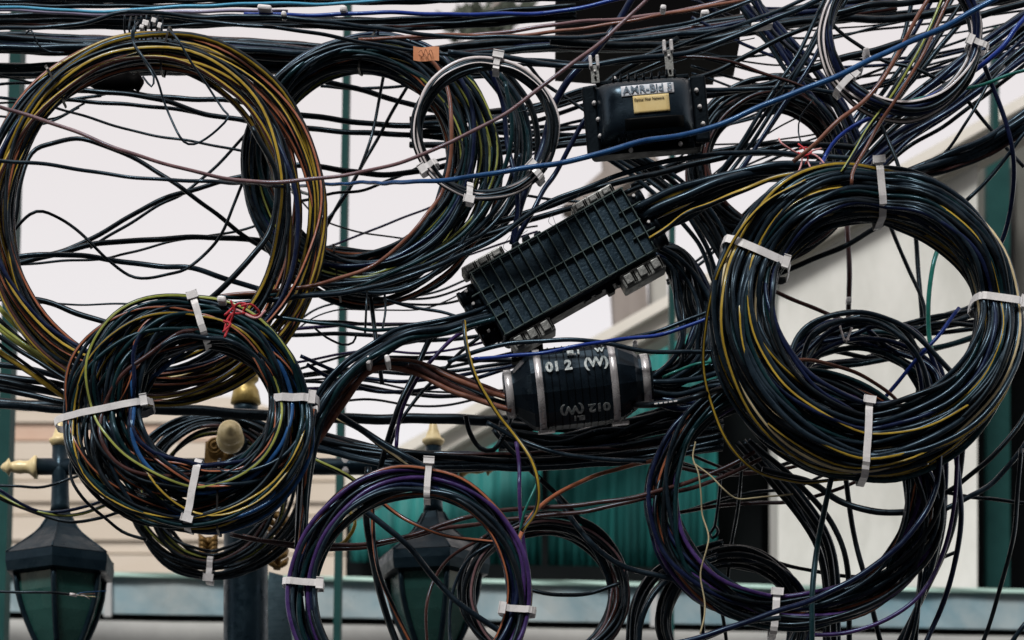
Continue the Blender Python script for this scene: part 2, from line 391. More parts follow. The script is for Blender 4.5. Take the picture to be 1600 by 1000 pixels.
# ------------------------------------------------------------------ street lamp: post, arms, two lanterns
DL = 9.4
def lantern_parts(root, cx, rot, sc=1.0):
    k = S(1, DL) * sc
    base = P(cx, 1100, DL) - root.location
    def z(py): return (1100 - py) * S(1, DL)
    def L(name, prof, m, n=6, smooth=False, r0=rot):
        return lathe(name, [(z(p), r * k) for p, r in prof], m, root, 'Z', n, base, smooth, r0)
    L('neck', [(698, 12.5), (740, 13), (790, 14.5), (800, 16)], LAMPM, 20, True)
    L('neck_cap', [(697, 13), (694, 14.5), (691, 17.5), (687, 17.5), (684, 12.5), (677, 10), (669, 7), (664, 6.5), (660, 4), (658, 1)], GOLDL, 20, True)
    L('roof', [(801, 17), (812, 22), (828, 33), (845, 52), (860, 74), (872, 90)], LAMPM)
    L('rim', [(873, 90.5), (886, 91), (901, 88), (903, 74)], LAMPM)
    L('glass', [(904, 71), (930, 68), (960, 59), (990, 46), (1015, 33)], LAMPG)
    L('finial', [(1016, 35), (1028, 33), (1034, 20), (1046, 22), (1058, 14), (1072, 5)], LAMPM, 16, True)
    for i in range(6):
        t = rot + i * math.pi / 3
        pts = [Vector((math.cos(t) * r * k, math.sin(t) * r * k, z(p))) + base for p, r in ((902, 74), (930, 70.5), (960, 61.5), (990, 48.5), (1016, 35))]
        link('glazing_bar', tube_mesh('glazing_bar', catmull(pts, .03), 4.6 * k, 6, ref=(0.3, -1, 0.1)), LAMPM, root)
        pts = [Vector((math.cos(t) * r * k, math.sin(t) * r * k, z(p))) + base for p, r in ((801, 17), (828, 33.5), (845, 52.5), (872, 90))]
        link('roof_seam', tube_mesh('roof_seam', catmull(pts, .03), 1.6 * k, 6, ref=(0.3, -1, 0.1)), LAMPM, root)
post = thing('street_lamp', 'ornate dark street lamp post with gold finials and two hanging lanterns', 'street lamp', P(385, HORIZON, DL) - Vector((0, 0, CAM_Z)))
PL = post.location
def zz(py): return P(0, py, DL).z
c0 = P(384, 0, DL); c0 = (c0.x - PL.x, 0, 0)
lathe('pole', [(0, .12), (.3, .12), (.35, .075), (zz(700), S(34, DL)), (zz(690), S(34, DL))], LAMPM, post, 'Z', 24, c0)
lathe('pole_top', [(zz(689), S(22, DL)), (zz(640), S(19, DL)), (zz(634), S(19, DL))], LAMPM, post, 'Z', 24, c0)
lathe('capital', [(zz(633), S(19, DL)), (zz(630), S(24, DL)), (zz(610), S(20, DL)), (zz(600), S(14, DL)), (zz(594), S(20, DL)), (zz(586), S(21, DL)), (zz(576), S(10, DL)), (zz(560), S(13, DL)), (zz(545), S(4, DL))], GOLD, post, 'Z', 24, c0)
lantern_parts(post, 94, math.radians(-90), 1.0)
lantern_parts(post, 677, math.radians(-72), 1.0)
def arm(x0, x1, y):
    a = P(x0, y, DL) - PL; b = P(x1, y, DL) - PL
    return link('arm', tube_mesh('arm', [a, (a + b) / 2, b], S(13, DL), 20), LAMPM, post)
arm(59, 372, 729); arm(396, 716, 729)
fin = [(0, 1), (3, 5), (9, 9), (13, 14), (16, 7), (22, 9), (30, 10.5), (38, 9.5), (44, 10), (50, 15), (53, 18), (57, 18), (58, 13)]
loc = P(1, 730, DL) - PL
lathe('finial', [(S(a, DL), S(r, DL)) for a, r in fin], GOLDL, post, 'X', 24, loc)
loc = P(775, 730, DL) - PL
lathe('finial', [(-S(a, DL), S(r, DL)) for a, r in fin], GOLD, post, 'X', 24, loc)
# arm towards the camera with its ball finial
a = P(384, 706, DL) - PL; b = P(368, 690, DL - .62) - PL
link('arm', tube_mesh('arm', [a, (a + b) / 2, b], S(16, DL), 20, ref=(0, 0, 1)), LAMPM, post)
fb = lathe('finial', [(0, S(1, DL)), (.006, S(4, DL)), (.012, S(8, DL)), (.016, S(9, DL)), (.018, S(13, DL)), (.028, S(17, DL)), (.045, S(18.5, DL)), (.06, S(16, DL)), (.066, S(19, DL)), (.085, S(20.5, DL)), (.10, S(19, DL)), (.11, S(15, DL))], GOLDL, post, 'Y', 28, (0, 0, 0))
fb.location = P(359, 667, DL - .74) - PL; fb.rotation_euler = (math.radians(-8), 0, math.radians(4))
# scroll plate on the joint, with rosettes, and leaf brackets
quadbox_off = []
pl_ = quadbox('scroll_plate', [(321, 690), (372, 682), (412, 690), (420, 745), (372, 752), (318, 742)], DL - 0.09, 0.03, GOLDD, post)
for (x, y, r) in ((336, 698, 14), (338, 735, 14), (357, 709, 7), (408, 712, 11)):
    cc = P(x, y, DL - 0.10) - PL
    link('scroll', tube_mesh('scroll', [cc + Vector((math.cos(t) * S(r, DL) * (1 - t / 16), -0.004 * t / 6, math.sin(t) * S(r, DL) * (1 - t / 16))) for t in np.linspace(0, 13, 40)], S(2.4, DL), 6), GOLDD, post)
def leaf_bracket(cx, y0, y1, w):
    n = 7
    core = [P(cx + 2 * math.sin(i), y0 + (y1 - y0) * i / 4, DL - .09) - PL for i in range(5)]
    link('bracket_stem', tube_mesh('bracket_stem', catmull(core, .02), S(6, DL), 8), GOLDD, post)
    for s in (-1, 1):
        for i in range(n):
            y = y0 + (y1 - y0) * i / n
            pts = [P(cx, y + 10, DL - .10) - PL, P(cx + s * w * .55, y + 4, DL - .115) - PL, P(cx + s * w, y - 5, DL - .095) - PL]
            link('leaflet', tube_mesh('leaflet', catmull(pts, .006), [S(q, DL) for q in np.interp(np.linspace(0, 1, len(catmull(pts, .006))), [0, .5, 1], [2.5, 5.5, 2])], 6), GOLDD, post)
leaf_bracket(325, 840, 890, 14); leaf_bracket(434, 800, 890, 16)
# blue-grey flared post behind the pole
o = quadbox('post_cover', [(420, 893), (442, 899), (448, 930), (458, 1010), (470, 1300), (405, 1300), (415, 1010)], 9.75, 0.12, mat('brushed_blue_steel', (0.07, 0.14, 0.18), 0.35, 0.4, noise=.1, scale=30, col2=(0.14, 0.22, 0.27), streak=(1, 1, 9)))
tag(o, 'blue-grey brushed steel cover standing just behind the lamp pole', 'post cover')

# ------------------------------------------------------------------ cable coils
def coil(label, co, ci, d, thick, n, pal, rpx, ties, seed, loose=0.25, nloop=1, zips=()):
    """co/ci: outer and inner ellipse (cx, cy, rx, ry) in photo pixels at distance d; thick: real depth of the coil."""
    r = random.Random(seed)
    base = P(co[0], co[1] + co[3], d)
    root = thing('cable_coil', label, 'cable coil', base, 'coils of cable hung on the wires')
    off = np.array(base)
    left = n; lump = 0.4 if seed == 7 else 1.0
    while left > 0:
        turns = min(left, r.choice((1, 1, 1, 2))); left -= turns
        s0 = 1 - (left + r.random() * turns) / n
        s0 = (s0 * 7.31) % 1.0
        rp = r.uniform(*rpx); v0 = (r.random() * 2 - 1)
        A, B, C_ = loose * r.uniform(.5, 1.4), loose * .5 * r.uniform(.2, 1), loose * .6 * r.uniform(.2, 1)
        f1, f2, f3, g1, g2 = r.random() * 6.3, r.random() * 6.3, r.random() * 6.3, r.random() * 6.3, r.uniform(.2, .8)
        m = 84 * turns; th = np.arange(m) / m * 2 * math.pi * turns
        ss = s0 + A * np.sin(th / turns + f1) + B * np.sin(2 * th + f2) + C_ * np.sin(th + f3)
        ss = np.where(ss > 1, 2 - ss, ss); ss = np.where(ss < 0, -ss, ss)
        ss = np.convolve(np.r_[ss[-4:], ss, ss[:4]], np.ones(9) / 9, 'valid')
        vv = np.clip(v0 + g2 * np.sin(th / turns + g1) + .25 * np.sin(2 * th + f1), -1, 1) * thick / 2
        for tt in ties:
            g = np.exp(-((((th - math.radians(tt[0]) + math.pi) % (2 * math.pi)) - math.pi) / .22) ** 2)
            ss = ss + (.5 - ss) * .03 * g; vv = vv * (1 - .35 * g)
        cx = ci[0] + (co[0] - ci[0]) * ss; cy = ci[1] + (co[1] - ci[1]) * ss
        rx = (ci[2] + rp) + (co[2] - ci[2] - 2 * rp) * ss; ry = (ci[3] + rp) + (co[3] - ci[3] - 2 * rp) * ss
        q = 1 + lump * (0.012 * np.sin(2 * th + seed) + .008 * np.sin(3 * th + seed * 2.2)) + 0.004 * np.sin(5 * th + f1 * 2) + .003 * np.sin(11 * th + f2)
        x = cx + rx * q * np.cos(th); y = cy - ry * q * np.sin(th)
        pts = np.stack([(x - 800) * K * d, d + vv, CAM_Z + (HORIZON - y) * K * d], 1) - off
        col, stripe = r.choices([p[0] for p in pal], [p[1] for p in pal])[0]
        me = tube_mesh('cable', pts, S(rp, d), 14 if stripe else 9, True, 2 if stripe else 0, r.uniform(-.3, .7), r.uniform(.1, .5))
        link('cable', me, [M[col]] + ([M[stripe]] if stripe else []), root)
    for (deg, a, b, w, tilt) in ties: strap(root, co, ci, d, thick, deg, a, b, w, tilt, r, TIE)
    for deg in zips: strap(root, co, ci, d, thick, deg, 0, 1, 4.5, r.uniform(-.15, .15), r, ZIP, 'zip_tie')
    return root

def strap(root, co, ci, d, thick, deg, a, b, w, tilt, r, m, name='tie_band'):
    t = math.radians(deg); off = root.location
    def pt(s, y):
        c = Vector((ci[0] + (co[0] - ci[0]) * s, ci[1] + (co[1] - ci[1]) * s)); rx = ci[2] + (co[2] - ci[2]) * s; ry = ci[3] + (co[3] - ci[3]) * s
        p = P(c.x + rx * math.cos(t), c.y - ry * math.sin(t), d); p.y += y; return p - off
    p0, p1 = pt(a, 0), pt(b, 0); c = (p0 + p1) / 2; u = (p1 - p0); L = u.length / 2 + S(1.5, d); u.normalize()
    tv = Vector((0, 1, 0)).cross(u).normalized()
    ww = S(w * .76, d) / 2; H = thick * .33 + S(7, d)
    N = 40; bm = bmesh.new(); R = []
    for i in range(N):
        q = 2 * math.pi * i / N; cs, sn = math.cos(q), math.sin(q)
        ex = 0.45
        X = L * math.copysign(abs(cs) ** ex, cs); Y = H * math.copysign(abs(sn) ** ex, sn)
        j = r.uniform(-1, 1) * S(1.0, d)
        cen = c + u * (X + j * .4) + Vector((0, Y + j, 0)) + tv * (tilt * X + r.uniform(-.4, .4) * S(1, d))
        nrm = (u * cs + Vector((0, sn, 0))).normalized() * S(.7, d); cen = cen + nrm * r.uniform(-1.3, 1.3)
        R.append([bm.verts.new(cen - tv * ww - nrm), bm.verts.new(cen + tv * ww - nrm), bm.verts.new(cen + tv * ww + nrm), bm.verts.new(cen - tv * ww + nrm)])
    for i in range(N):
        for q in range(4): bm.faces.new((R[i][q], R[(i + 1) % N][q], R[(i + 1) % N][(q + 1) % 4], R[i][(q + 1) % 4]))
    bmesh.ops.recalc_face_normals(bm, faces=bm.faces)
    o = bm_obj(name, bm, m, root)
    if m is TIE and w > 8:
        e = c + u * (L * r.choice((-.85, .8)))
        box('buckle', e - Vector((S(w * .5, d), H + .012, S(w * .42, d))), e + Vector((S(w * .5, d), -H + .004 - .0, S(w * .42, d))), TIE, o, S(1.5, d), 1) if False else None
        bb = bmesh.new(); bmesh.ops.create_cube(bb, size=1)
        for v in bb.verts:
            v.co = e + u * (v.co.x * S(9, d)) + tv * (v.co.z * S(w * 1.12, d) + tilt * (e - c).dot(u)) + Vector((0, -H - .000 + v.co.y * .006, 0))
        bmesh.ops.bevel(bb, geom=bb.edges[:], offset=S(1.2, d), segments=2, affect='EDGES')
        bm_obj('buckle', bb, TIE, o)
    return o

N_ = None
PA = [(('black', 'yellow'), 8), (('black', 'orange'), 2.5), (('brown', 'yellow'), 2), (('black', N_), 5), (('navy', N_), 1.5), (('slate', N_), 2), (('black', 'orange'), 1.5)]
coil('largest coil, black cables with yellow stripes, hung below the top wires', (243, 340, 276, 290), (228, 340, 206, 230), 7.95, 0.12, 27, PA, (3.1, 4.6), [], 5, 0.36, zips=(128, 84))
PB = [(('black', 'lime'), 4.5), (('black', N_), 8), (('slate', N_), 6), (('black', 'orange'), 2.5), (('navy', N_), 1.5), (('black', 'yellow'), 1), (('teal', N_), 1.5)]
coil('thick dark coil beside the largest one, tagged with an orange card', (582, 262, 208, 210), (560, 252, 134, 142), 8.15, 0.14, 48, PB, (3.0, 4.2), [], 6, 0.28, zips=(88, 255))
PC = [(('white', N_), 1.5), (('black', N_), 7), (('black', 'white'), 3), (('slate', N_), 1)]
coil('small neat coil of black and white cables with four silver ties', (758, 204, 118, 114), (758, 203, 96, 93), 7.7, 0.05, 12, PC, (2.5, 3.4), [(80, -.1, 1.1, 13, 0), (215, -.1, 1.1, 12, .1), (257, -.1, 1.1, 13, -.15), (318, -.1, 1.1, 14, .1)], 7, 0.4)
PD = [(('black', N_), 8), (('black', 'brown'), 5), (('brown', N_), 2), (('slate', N_), 1)]
coil('dark brown-black coil partly hidden behind the large silver-tied coil', (1206, 266, 134, 138), (1205, 262, 92, 96), 8.35, 0.16, 30, PD, (3.2, 4.4), [], 8, 0.2)
PE = [(('slate', N_), 11), (('black', N_), 8), (('black', 'yellow'), 4.5), (('slate', 'cream'), 3), (('navy', N_), 2), (('black', 'orange'), .6), (('teal', N_), 2), (('black', 'lime'), 1)]
coil('biggest heavy coil of thick cables, held by four long silver ties', (1350, 506, 247, 244), (1364, 490, 155, 147), 7.75, 0.22, 92, PE, (3.2, 4.7), [(86, -.05, 1.04, 15, 0), (152, -.05, 1.05, 16, .1), (5, .0, 1.05, 15, .05), (268, -.05, 1.0, 15, -.1)], 9, 0.2)
PF = [(('slate', N_), 8), (('black', N_), 8), (('teal', N_), 7), (('black', 'orange'), 3), (('orange', N_), 1.2), (('blue', N_), 2), (('black', 'yellow'), 2), (('black', 'lime'), 1), (('black', 'lav'), 1), (('navy', N_), 2), (('brown', N_), 1)]
coil('round full coil of mixed colour cables in front of the street lamp', (293, 654, 200, 184), (322, 636, 96, 90), 7.75, 0.16, 82, PF, (2.9, 4.1), [(87, .1, 1.05, 14, .0), (182, -.1, 1.03, 14, -.05), (6, .1, 1.05, 16, -.12), (268, .0, .9, 15, -.1)], 10, 0.34, zips=(284,))
PG = [(('black', N_), 8), (('black', 'lime'), 2.5), (('slate', N_), 2), (('black', 'yellow'), 2), (('brown', N_), 1)]
coil('loose smaller coil hanging low behind the mixed colour coil', (338, 776, 150, 132), (338, 768, 82, 92), 8.85, 0.10, 20, PG, (2.6, 3.6), [(266, .3, 1.05, 12, 0)], 12, 0.3)
PH = [(('slate', N_), 5), (('black', N_), 4), (('teal', N_), 3), (('purple', N_), 1.2), (('black', 'lav'), 2.5), (('navy', N_), 4), (('black', 'orange'), 2), (('copper', N_), 1)]
coil('coil with purple and orange cables in front of the second lantern', (640, 925, 194, 196), (645, 926, 144, 149), 7.7, 0.08, 24, PH, (3.1, 4.6), [(81, -.1, 1.25, 13, 0), (176, -.05, 1.05, 14, 0), (350, -.1, 1.1, 14, -.1)], 13, 0.36)
PI_ = [(('black', N_), 6), (('black', 'mauve'), 2), (('slate', N_), 3), (('brown', N_), 2), (('black', 'white'), 1)]
coil('thin dark coil over the gutter behind the purple-stranded coil', (852, 925, 136, 126), (846, 930, 100, 97), 8.15, 0.10, 18, PI_, (2.8, 4.2), [], 14, 0.45)
PJ = [(('slate', N_), 5), (('black', N_), 5), (('navy', N_), 6), (('teal', N_), 2), (('black', 'orange'), 1.6), (('copper', N_), .6), (('purple', N_), 1.4), (('black', 'white'), .5)]
coil('wide navy and black coil hanging under the heaviest coil', (1240, 785, 237, 205), (1236, 775, 172, 156), 7.95, 0.12, 32, PJ, (3.1, 4.4), [(262, -.05, 1.1, 15, .0)], 15, 0.6)
PJ2 = [(('black', N_), 6), (('slate', N_), 4), (('navy', N_), 1)]
coil('low black coil over the gutter, cut off by the frame', (1150, 968, 128, 122), (1140, 975, 90, 88), 8.25, 0.10, 14, PJ2, (3.4, 4.8), [], 16, 0.4)
PK = [(('black', N_), 5), (('black', 'pink'), 2), (('black', 'white'), 2.4), (('navy', N_), 3), (('slate', N_), 2), (('copper', N_), .6)]
coil('open dark coil at the top corner with pink-striped strands and crooked ties', (1407, 60, 132, 127), (1410, 54, 106, 100), 7.6, 0.06, 16, PK, (2.8, 4.0), [(222, -.1, 1.1, 13, .0), (352, -.1, 1.1, 12, -.1)], 17, 0.5)
coil('tangled slack coil glimpsed through the heaviest coil, white twist on it', (1345, 615, 142, 125), (1335, 632, 92, 82), 8.25, 0.16, 16, PJ, (3.4, 4.6), [], 18, 0.7)

# ------------------------------------------------------------------ bundles tied along the top and across
def bundle(label, top, bot, n, r, pal, d, dj=.06, seed=1, name='cable_bundle', cross=.5):
    q = random.Random(seed)
    root = thing(name, label, 'cable bundle', P(top[0][0], bot[0][1], d))
    m = len(top)
    for i in range(n):
        s = (i + q.random()) / n; col, st = q.choices([p[0] for p in pal], [p[1] for p in pal])[0]
        dd = d + q.uniform(-dj, dj); pts = []
        for j in range(m):
            sj = min(1, max(0, s + q.uniform(-cross, cross) * .28))
            pts.append((top[j][0] * (1 - sj) + bot[j][0] * sj, top[j][1] * (1 - sj) + bot[j][1] * sj))
        cable(pts, q.uniform(*r), col, dd, root, stripe=st)
    return root
PT = [(('black', N_), 9), (('slate', N_), 5), (('teal', N_), 2), (('navy', N_), 1.5), (('black', 'brown'), 1)]
bundle('topmost bundle of black wires along the upper frame edge', [(-40, -6), (300, -6), (700, -8), (1100, -14)], [(-40, 9), (300, 8), (700, 4), (1100, -4)], 7, (2.8, 4.2), PT, 8.3, seed=21)
bundle('second bundle from the top, black wires under the sky-blue cable', [(-40, 23), (200, 24), (400, 25), (620, 30), (900, 10)], [(-40, 42), (200, 44), (400, 40), (620, 44), (900, 30)], 14, (2.8, 4.2), PT, 8.35, seed=22)
bundle('thick straight black bundle running behind the tops of both big coils', [(-40, 55), (200, 60), (400, 66), (620, 82), (800, 64), (1000, 52), (1180, 24), (1400, -10)], [(-40, 78), (200, 84), (400, 92), (620, 106), (800, 78), (1000, 74), (1180, 50), (1400, 20)], 26, (4.0, 5.4), PT, 8.55, seed=23, cross=.8)
bundle('low dark bundle behind the orange card', [(-40, 97), (200, 98), (400, 96), (600, 100), (780, 96)], [(-40, 120), (200, 116), (400, 114), (600, 114), (780, 112)], 9, (3.4, 4.6), PT, 8.6, seed=24)
bundle('bundle of black cables sagging across between the two tied coils', [(470, 668), (560, 690), (640, 703), (740, 711), (860, 706), (1010, 690), (1130, 670)], [(470, 700), (560, 716), (640, 730), (740, 734), (860, 732), (1010, 722), (1130, 700)], 13, (3.8, 5.4), PT, 8.15, seed=25)
bundle('black mass of cables running below the banded closure', [(780, 660), (860, 668), (940, 664), (1020, 640), (1130, 600)], [(780, 700), (860, 706), (940, 700), (1020, 690), (1130, 670)], 18, (4.0, 6.0), PT, 8.25, seed=26, cross=.9)
bundle('dark cables leaving the banded closure towards the heaviest coil', [(1015, 585), (1060, 575), (1120, 560), (1170, 540)], [(1015, 625), (1060, 640), (1120, 640), (1170, 640)], 12, (4.0, 5.8), PT, 8.0, seed=27)
bundle('teal and orange cables arching from the ribbed closure to the mixed coil', [(765, 478), (700, 500), (630, 512), (580, 535), (535, 570), (500, 612), (478, 660), (468, 760), (464, 860)], [(775, 500), (700, 522), (640, 532), (592, 560), (550, 590), (515, 640), (494, 690), (480, 780), (474, 870)], 8, (3.6, 4.8), [(('slate', N_), 4), (('teal', N_), 3), (('black', N_), 2), (('black', 'orange'), 1.5)], 7.85, seed=28, dj=.03, cross=.3)
bundle('brown and black cables arching into the banded closure', [(478, 690), (520, 625), (560, 575), (600, 562), (660, 564), (720, 590), (800, 622)], [(484, 710), (530, 640), (568, 592), (600, 575), (650, 582), (710, 615), (800, 646)], 6, (3.4, 4.6), [(('black', 'orange'), 3), (('brown', N_), 2), (('slate', N_), 3), (('copper', N_), 1)], 7.9, seed=29, dj=.03, cross=.3)
bundle('stout cables sweeping from the ribbed closure over the heaviest coil', [(990, 322), (1060, 292), (1130, 272), (1200, 260), (1290, 258), (1360, 264)], [(1010, 365), (1070, 340), (1130, 305), (1190, 283), (1280, 276), (1370, 276)], 8, (5.0, 6.6), [(('slate', N_), 5), (('teal', N_), 2), (('black', N_), 2), (('black', 'yellow'), .8)], 7.9, seed=30, dj=.04, cross=.3)
bundle('thick dark cables climbing beside the raked cornice', [(1640, 140), (1580, 190), (1530, 222), (1480, 243), (1430, 262), (1380, 275)], [(1640, 182), (1580, 228), (1530, 250), (1480, 266), (1430, 278), (1380, 286)], 7, (4.4, 5.6), [(('slate', N_), 5), (('black', N_), 4), (('black', 'brown'), 2)], 7.9, seed=31, dj=.04)
bundle('navy bundle dropping behind the open corner coil', [(1165, -30), (1225, 45), (1280, 110), (1320, 165), (1350, 230), (1380, 270)], [(1120, -30), (1190, 60), (1240, 125), (1290, 190), (1310, 240), (1330, 280)], 13, (3.0, 4.2), [(('navy', N_), 5), (('black', N_), 5), (('slate', N_), 3)], 8.3, seed=32, cross=.9)
bundle('tangled rack of black cables seen inside the heaviest coil', [(1190, 560), (1280, 520), (1370, 495), (1450, 486), (1540, 470)], [(1190, 620), (1280, 590), (1370, 565), (1450, 548), (1540, 530)], 11, (3.2, 4.6), PT, 8.6, seed=33, cross=1.0)

def fan(label, group, A, B, n, r, cols, d, seed, cross=.4, stripe=None):
    q = random.Random(seed); made = {}
    for i in range(n):
        s = (i + q.random()) / n; pts = []
        sa = min(1.05, max(-.05, s + q.uniform(-cross, cross) * .45)); sb = min(1.05, max(-.05, s + q.uniform(-cross, cross) * .45))
        for j in range(len(A)):
            sj = sa + (sb - sa) * j / (len(A) - 1) + q.uniform(-.03, .03)
            pts.append((A[j][0] * (1 - sj) + B[j][0] * sj, A[j][1] * (1 - sj) + B[j][1] * sj))
        c_ = q.choice(cols); rr = q.uniform(*r)
        w_ = ('stout ' if rr > (r[0] + r[1]) / 2 else 'slim ') + {'slate': 'slate-grey', 'copper': 'brown-orange'}.get(c_, c_)
        o = cable(pts, rr, c_, d + q.uniform(-.12, .12), label=label.replace('@', w_), group=group, wob=.7)
        m_ = pts[len(pts) // 2]; made.setdefault(o['label'], []).append((m_, o))
    level = abs(A[0][0] - A[-1][0]) > abs(A[0][1] - A[-1][1])
    for lab, lst in made.items():      # look-alikes: tell them apart by their order in the fan
        if len(lst) < 2: continue
        lst.sort(key=lambda e: e[0][1] if level else e[0][0])
        k = len(lst); words = ['first', 'second', 'third', 'fourth', 'fifth', 'sixth', 'seventh', 'eighth']
        for i, (_, o) in enumerate(lst):
            if level: w = 'highest' if i == 0 else 'lowest' if i == k - 1 else words[i] + ' highest'
            else: w = 'leftmost' if i == 0 else 'rightmost' if i == k - 1 else words[i] + ' from the left'
            o['label'] = (w + ' ' + lab) if 'from' not in w else lab + ', ' + w
bundle('fan of thin black cables drooping from the ribbed closure to the banded one', [(1022, 372), (1075, 400), (1112, 470), (1118, 530), (1090, 575), (1040, 598)], [(1018, 400), (1042, 420), (1058, 480), (1062, 530), (1048, 565), (1015, 590)], 26, (3.0, 4.8), [(('black', N_), 6), (('slate', N_), 3), (('navy', N_), 2)], 8.1, dj=.12, seed=41, cross=1.2)
fan('@ cable slanting down behind the stout closure cables', 'slanting cables behind the ribbed closure', [(985, 235), (1050, 275), (1110, 330), (1150, 400), (1170, 440)], [(930, 235), (990, 275), (1040, 320), (1085, 380), (1105, 440)], 8, (3.2, 4.6), ['black', 'slate'], 8.3, 42)
fan('@ cable slanting through the open corner coil', 'slanting cables through the corner coil', [(1650, -30), (1530, 60), (1440, 130), (1370, 190), (1310, 262)], [(1640, 60), (1560, 130), (1480, 190), (1420, 225), (1370, 268)], 13, (3.0, 5.0), ['black', 'black', 'slate', 'navy'], 8.2, 43, .9)
fan('steep @ cable in the crossing behind the corner coil', 'steep cables behind the corner coil', [(1560, -30), (1490, 60), (1430, 140), (1370, 210), (1310, 265)], [(1430, -30), (1400, 60), (1360, 130), (1320, 200), (1270, 260)], 9, (2.6, 4.2), ['black', 'navy', 'slate'], 8.45, 44, .9)
fan('@ cable rising in front of the brown-black coil', 'navy cables in front of the brown-black coil', [(1100, 300), (1150, 235), (1200, 160), (1250, 80), (1300, -20)], [(1135, 305), (1180, 240), (1235, 160), (1285, 85), (1340, -20)], 5, (2.6, 3.4), ['navy', 'slate', 'black'], 8.0, 45, .5)
fan('@ wire crossing behind the black and white coil', 'wires behind the black and white coil', [(640, 190), (760, 180), (840, 165), (930, 140), (1010, 150)], [(640, 225), (760, 228), (840, 225), (930, 220), (1010, 215)], 13, (2.2, 4.2), ['black', 'black', 'slate'], 8.5, 46, 1.6)
fan('@ wire crossing the pale gap above the banded closure', 'wires crossing above the banded closure', [(405, 520), (560, 510), (680, 505), (820, 480)], [(450, 640), (560, 625), (680, 632), (820, 610)], 10, (1.6, 3.4), ['black', 'black', 'navy', 'purple'], 8.45, 47, .8)
fan('@ cable hanging below the heaviest coil', 'cables hanging below the heaviest coil', [(1415, 640), (1432, 740), (1438, 850), (1432, 1020)], [(1505, 640), (1500, 740), (1480, 850), (1395, 1020)], 9, (3.2, 5.2), ['black', 'black', 'slate', 'navy'], 8.2, 48, .6)
fan('@ cable curving from the heaviest coil over the gutter', 'cables curving from the heaviest coil', [(1170, 690), (1240, 750), (1300, 820), (1322, 900), (1325, 1020)], [(1150, 690), (1205, 760), (1262, 840), (1285, 900), (1290, 1020)], 6, (3.8, 5.4), ['black', 'black', 'slate'], 8.2, 49, .6)
fan('@ wire curving around the outside of the thick tagged coil', 'wires looping past the tagged coil', [(770, 90), (830, 170), (838, 260), (790, 350), (700, 410), (560, 455)], [(735, 90), (790, 160), (802, 250), (765, 330), (690, 385), (560, 440)], 9, (2.8, 4.2), ['black', 'navy', 'slate', 'teal'], 8.25, 50, .5)
fan('@ cable arriving at the mixed coil from the frame edge', 'cables arriving at the mixed coil', [(-40, 560), (30, 575), (90, 590), (150, 610)], [(-40, 640), (30, 640), (90, 644), (150, 648)], 6, (3.0, 6.0), ['black', 'slate'], 8.2, 51, .5)
fan('@ cable sloping down into the mixed coil from the frame edge', 'striped cables sloping into the mixed coil', [(-40, 440), (20, 500), (70, 545), (130, 590)], [(-40, 540), (20, 570), (70, 600), (130, 640)], 9, (2.8, 4.0), ['black', 'lime', 'slate', 'copper', 'yellow', 'black', 'black'], 7.98, 52, .5)
fan('@ cable looping from the thin coil towards the low black coil', 'cables joining the two low dark coils', [(1130, 846), (1060, 868), (1010, 900), (985, 950), (978, 1030)], [(1120, 870), (1070, 890), (1030, 920), (1005, 970), (1000, 1030)], 7, (3.4, 5.2), ['black', 'slate'], 8.2, 53, .6)

fan('@ wire strung across behind the corner coil', 'thin wires strung behind the corner coil', [(1080, -20), (1220, 10), (1380, -10), (1640, -30)], [(1080, 200), (1220, 190), (1380, 150), (1640, 60)], 16, (1.2, 2.6), ['black', 'navy', 'slate'], 8.6, 61, 1.3)
fan('@ wire strung over the pale gap between ribbed closure and brown-black coil', 'thin wires beside the brown-black coil', [(1000, 250), (1090, 190), (1180, 170), (1320, 120)], [(1040, 430), (1100, 390), (1200, 300), (1330, 250)], 8, (1.2, 2.6), ['black', 'slate'], 8.6, 62, 1.2)
fan('@ wire crossing low behind the tagged coil', 'thin wires low behind the tagged coil', [(455, 310), (520, 330), (680, 300), (840, 250)], [(455, 510), (520, 500), (680, 530), (840, 470)], 7, (1.1, 2.2), ['black', 'slate', 'purple'], 8.65, 63, 1.2)
fan('@ wire leaving the frame edge beside the largest coil', 'thin wires at the frame edge', [(-40, 108), (40, 120), (110, 128), (200, 135)], [(-40, 240), (30, 215), (80, 195), (125, 165)], 6, (1.4, 2.8), ['black', 'slate'], 8.4, 64, .8)
fan('@ cable crossing in front of the dark doorway', 'thin wires over the doorway', [(1040, 700), (1150, 730), (1260, 700), (1400, 640)], [(1040, 800), (1150, 790), (1260, 800), (1400, 760)], 6, (1.8, 3.4), ['black', 'slate', 'brown'], 8.4, 65, 1.0)
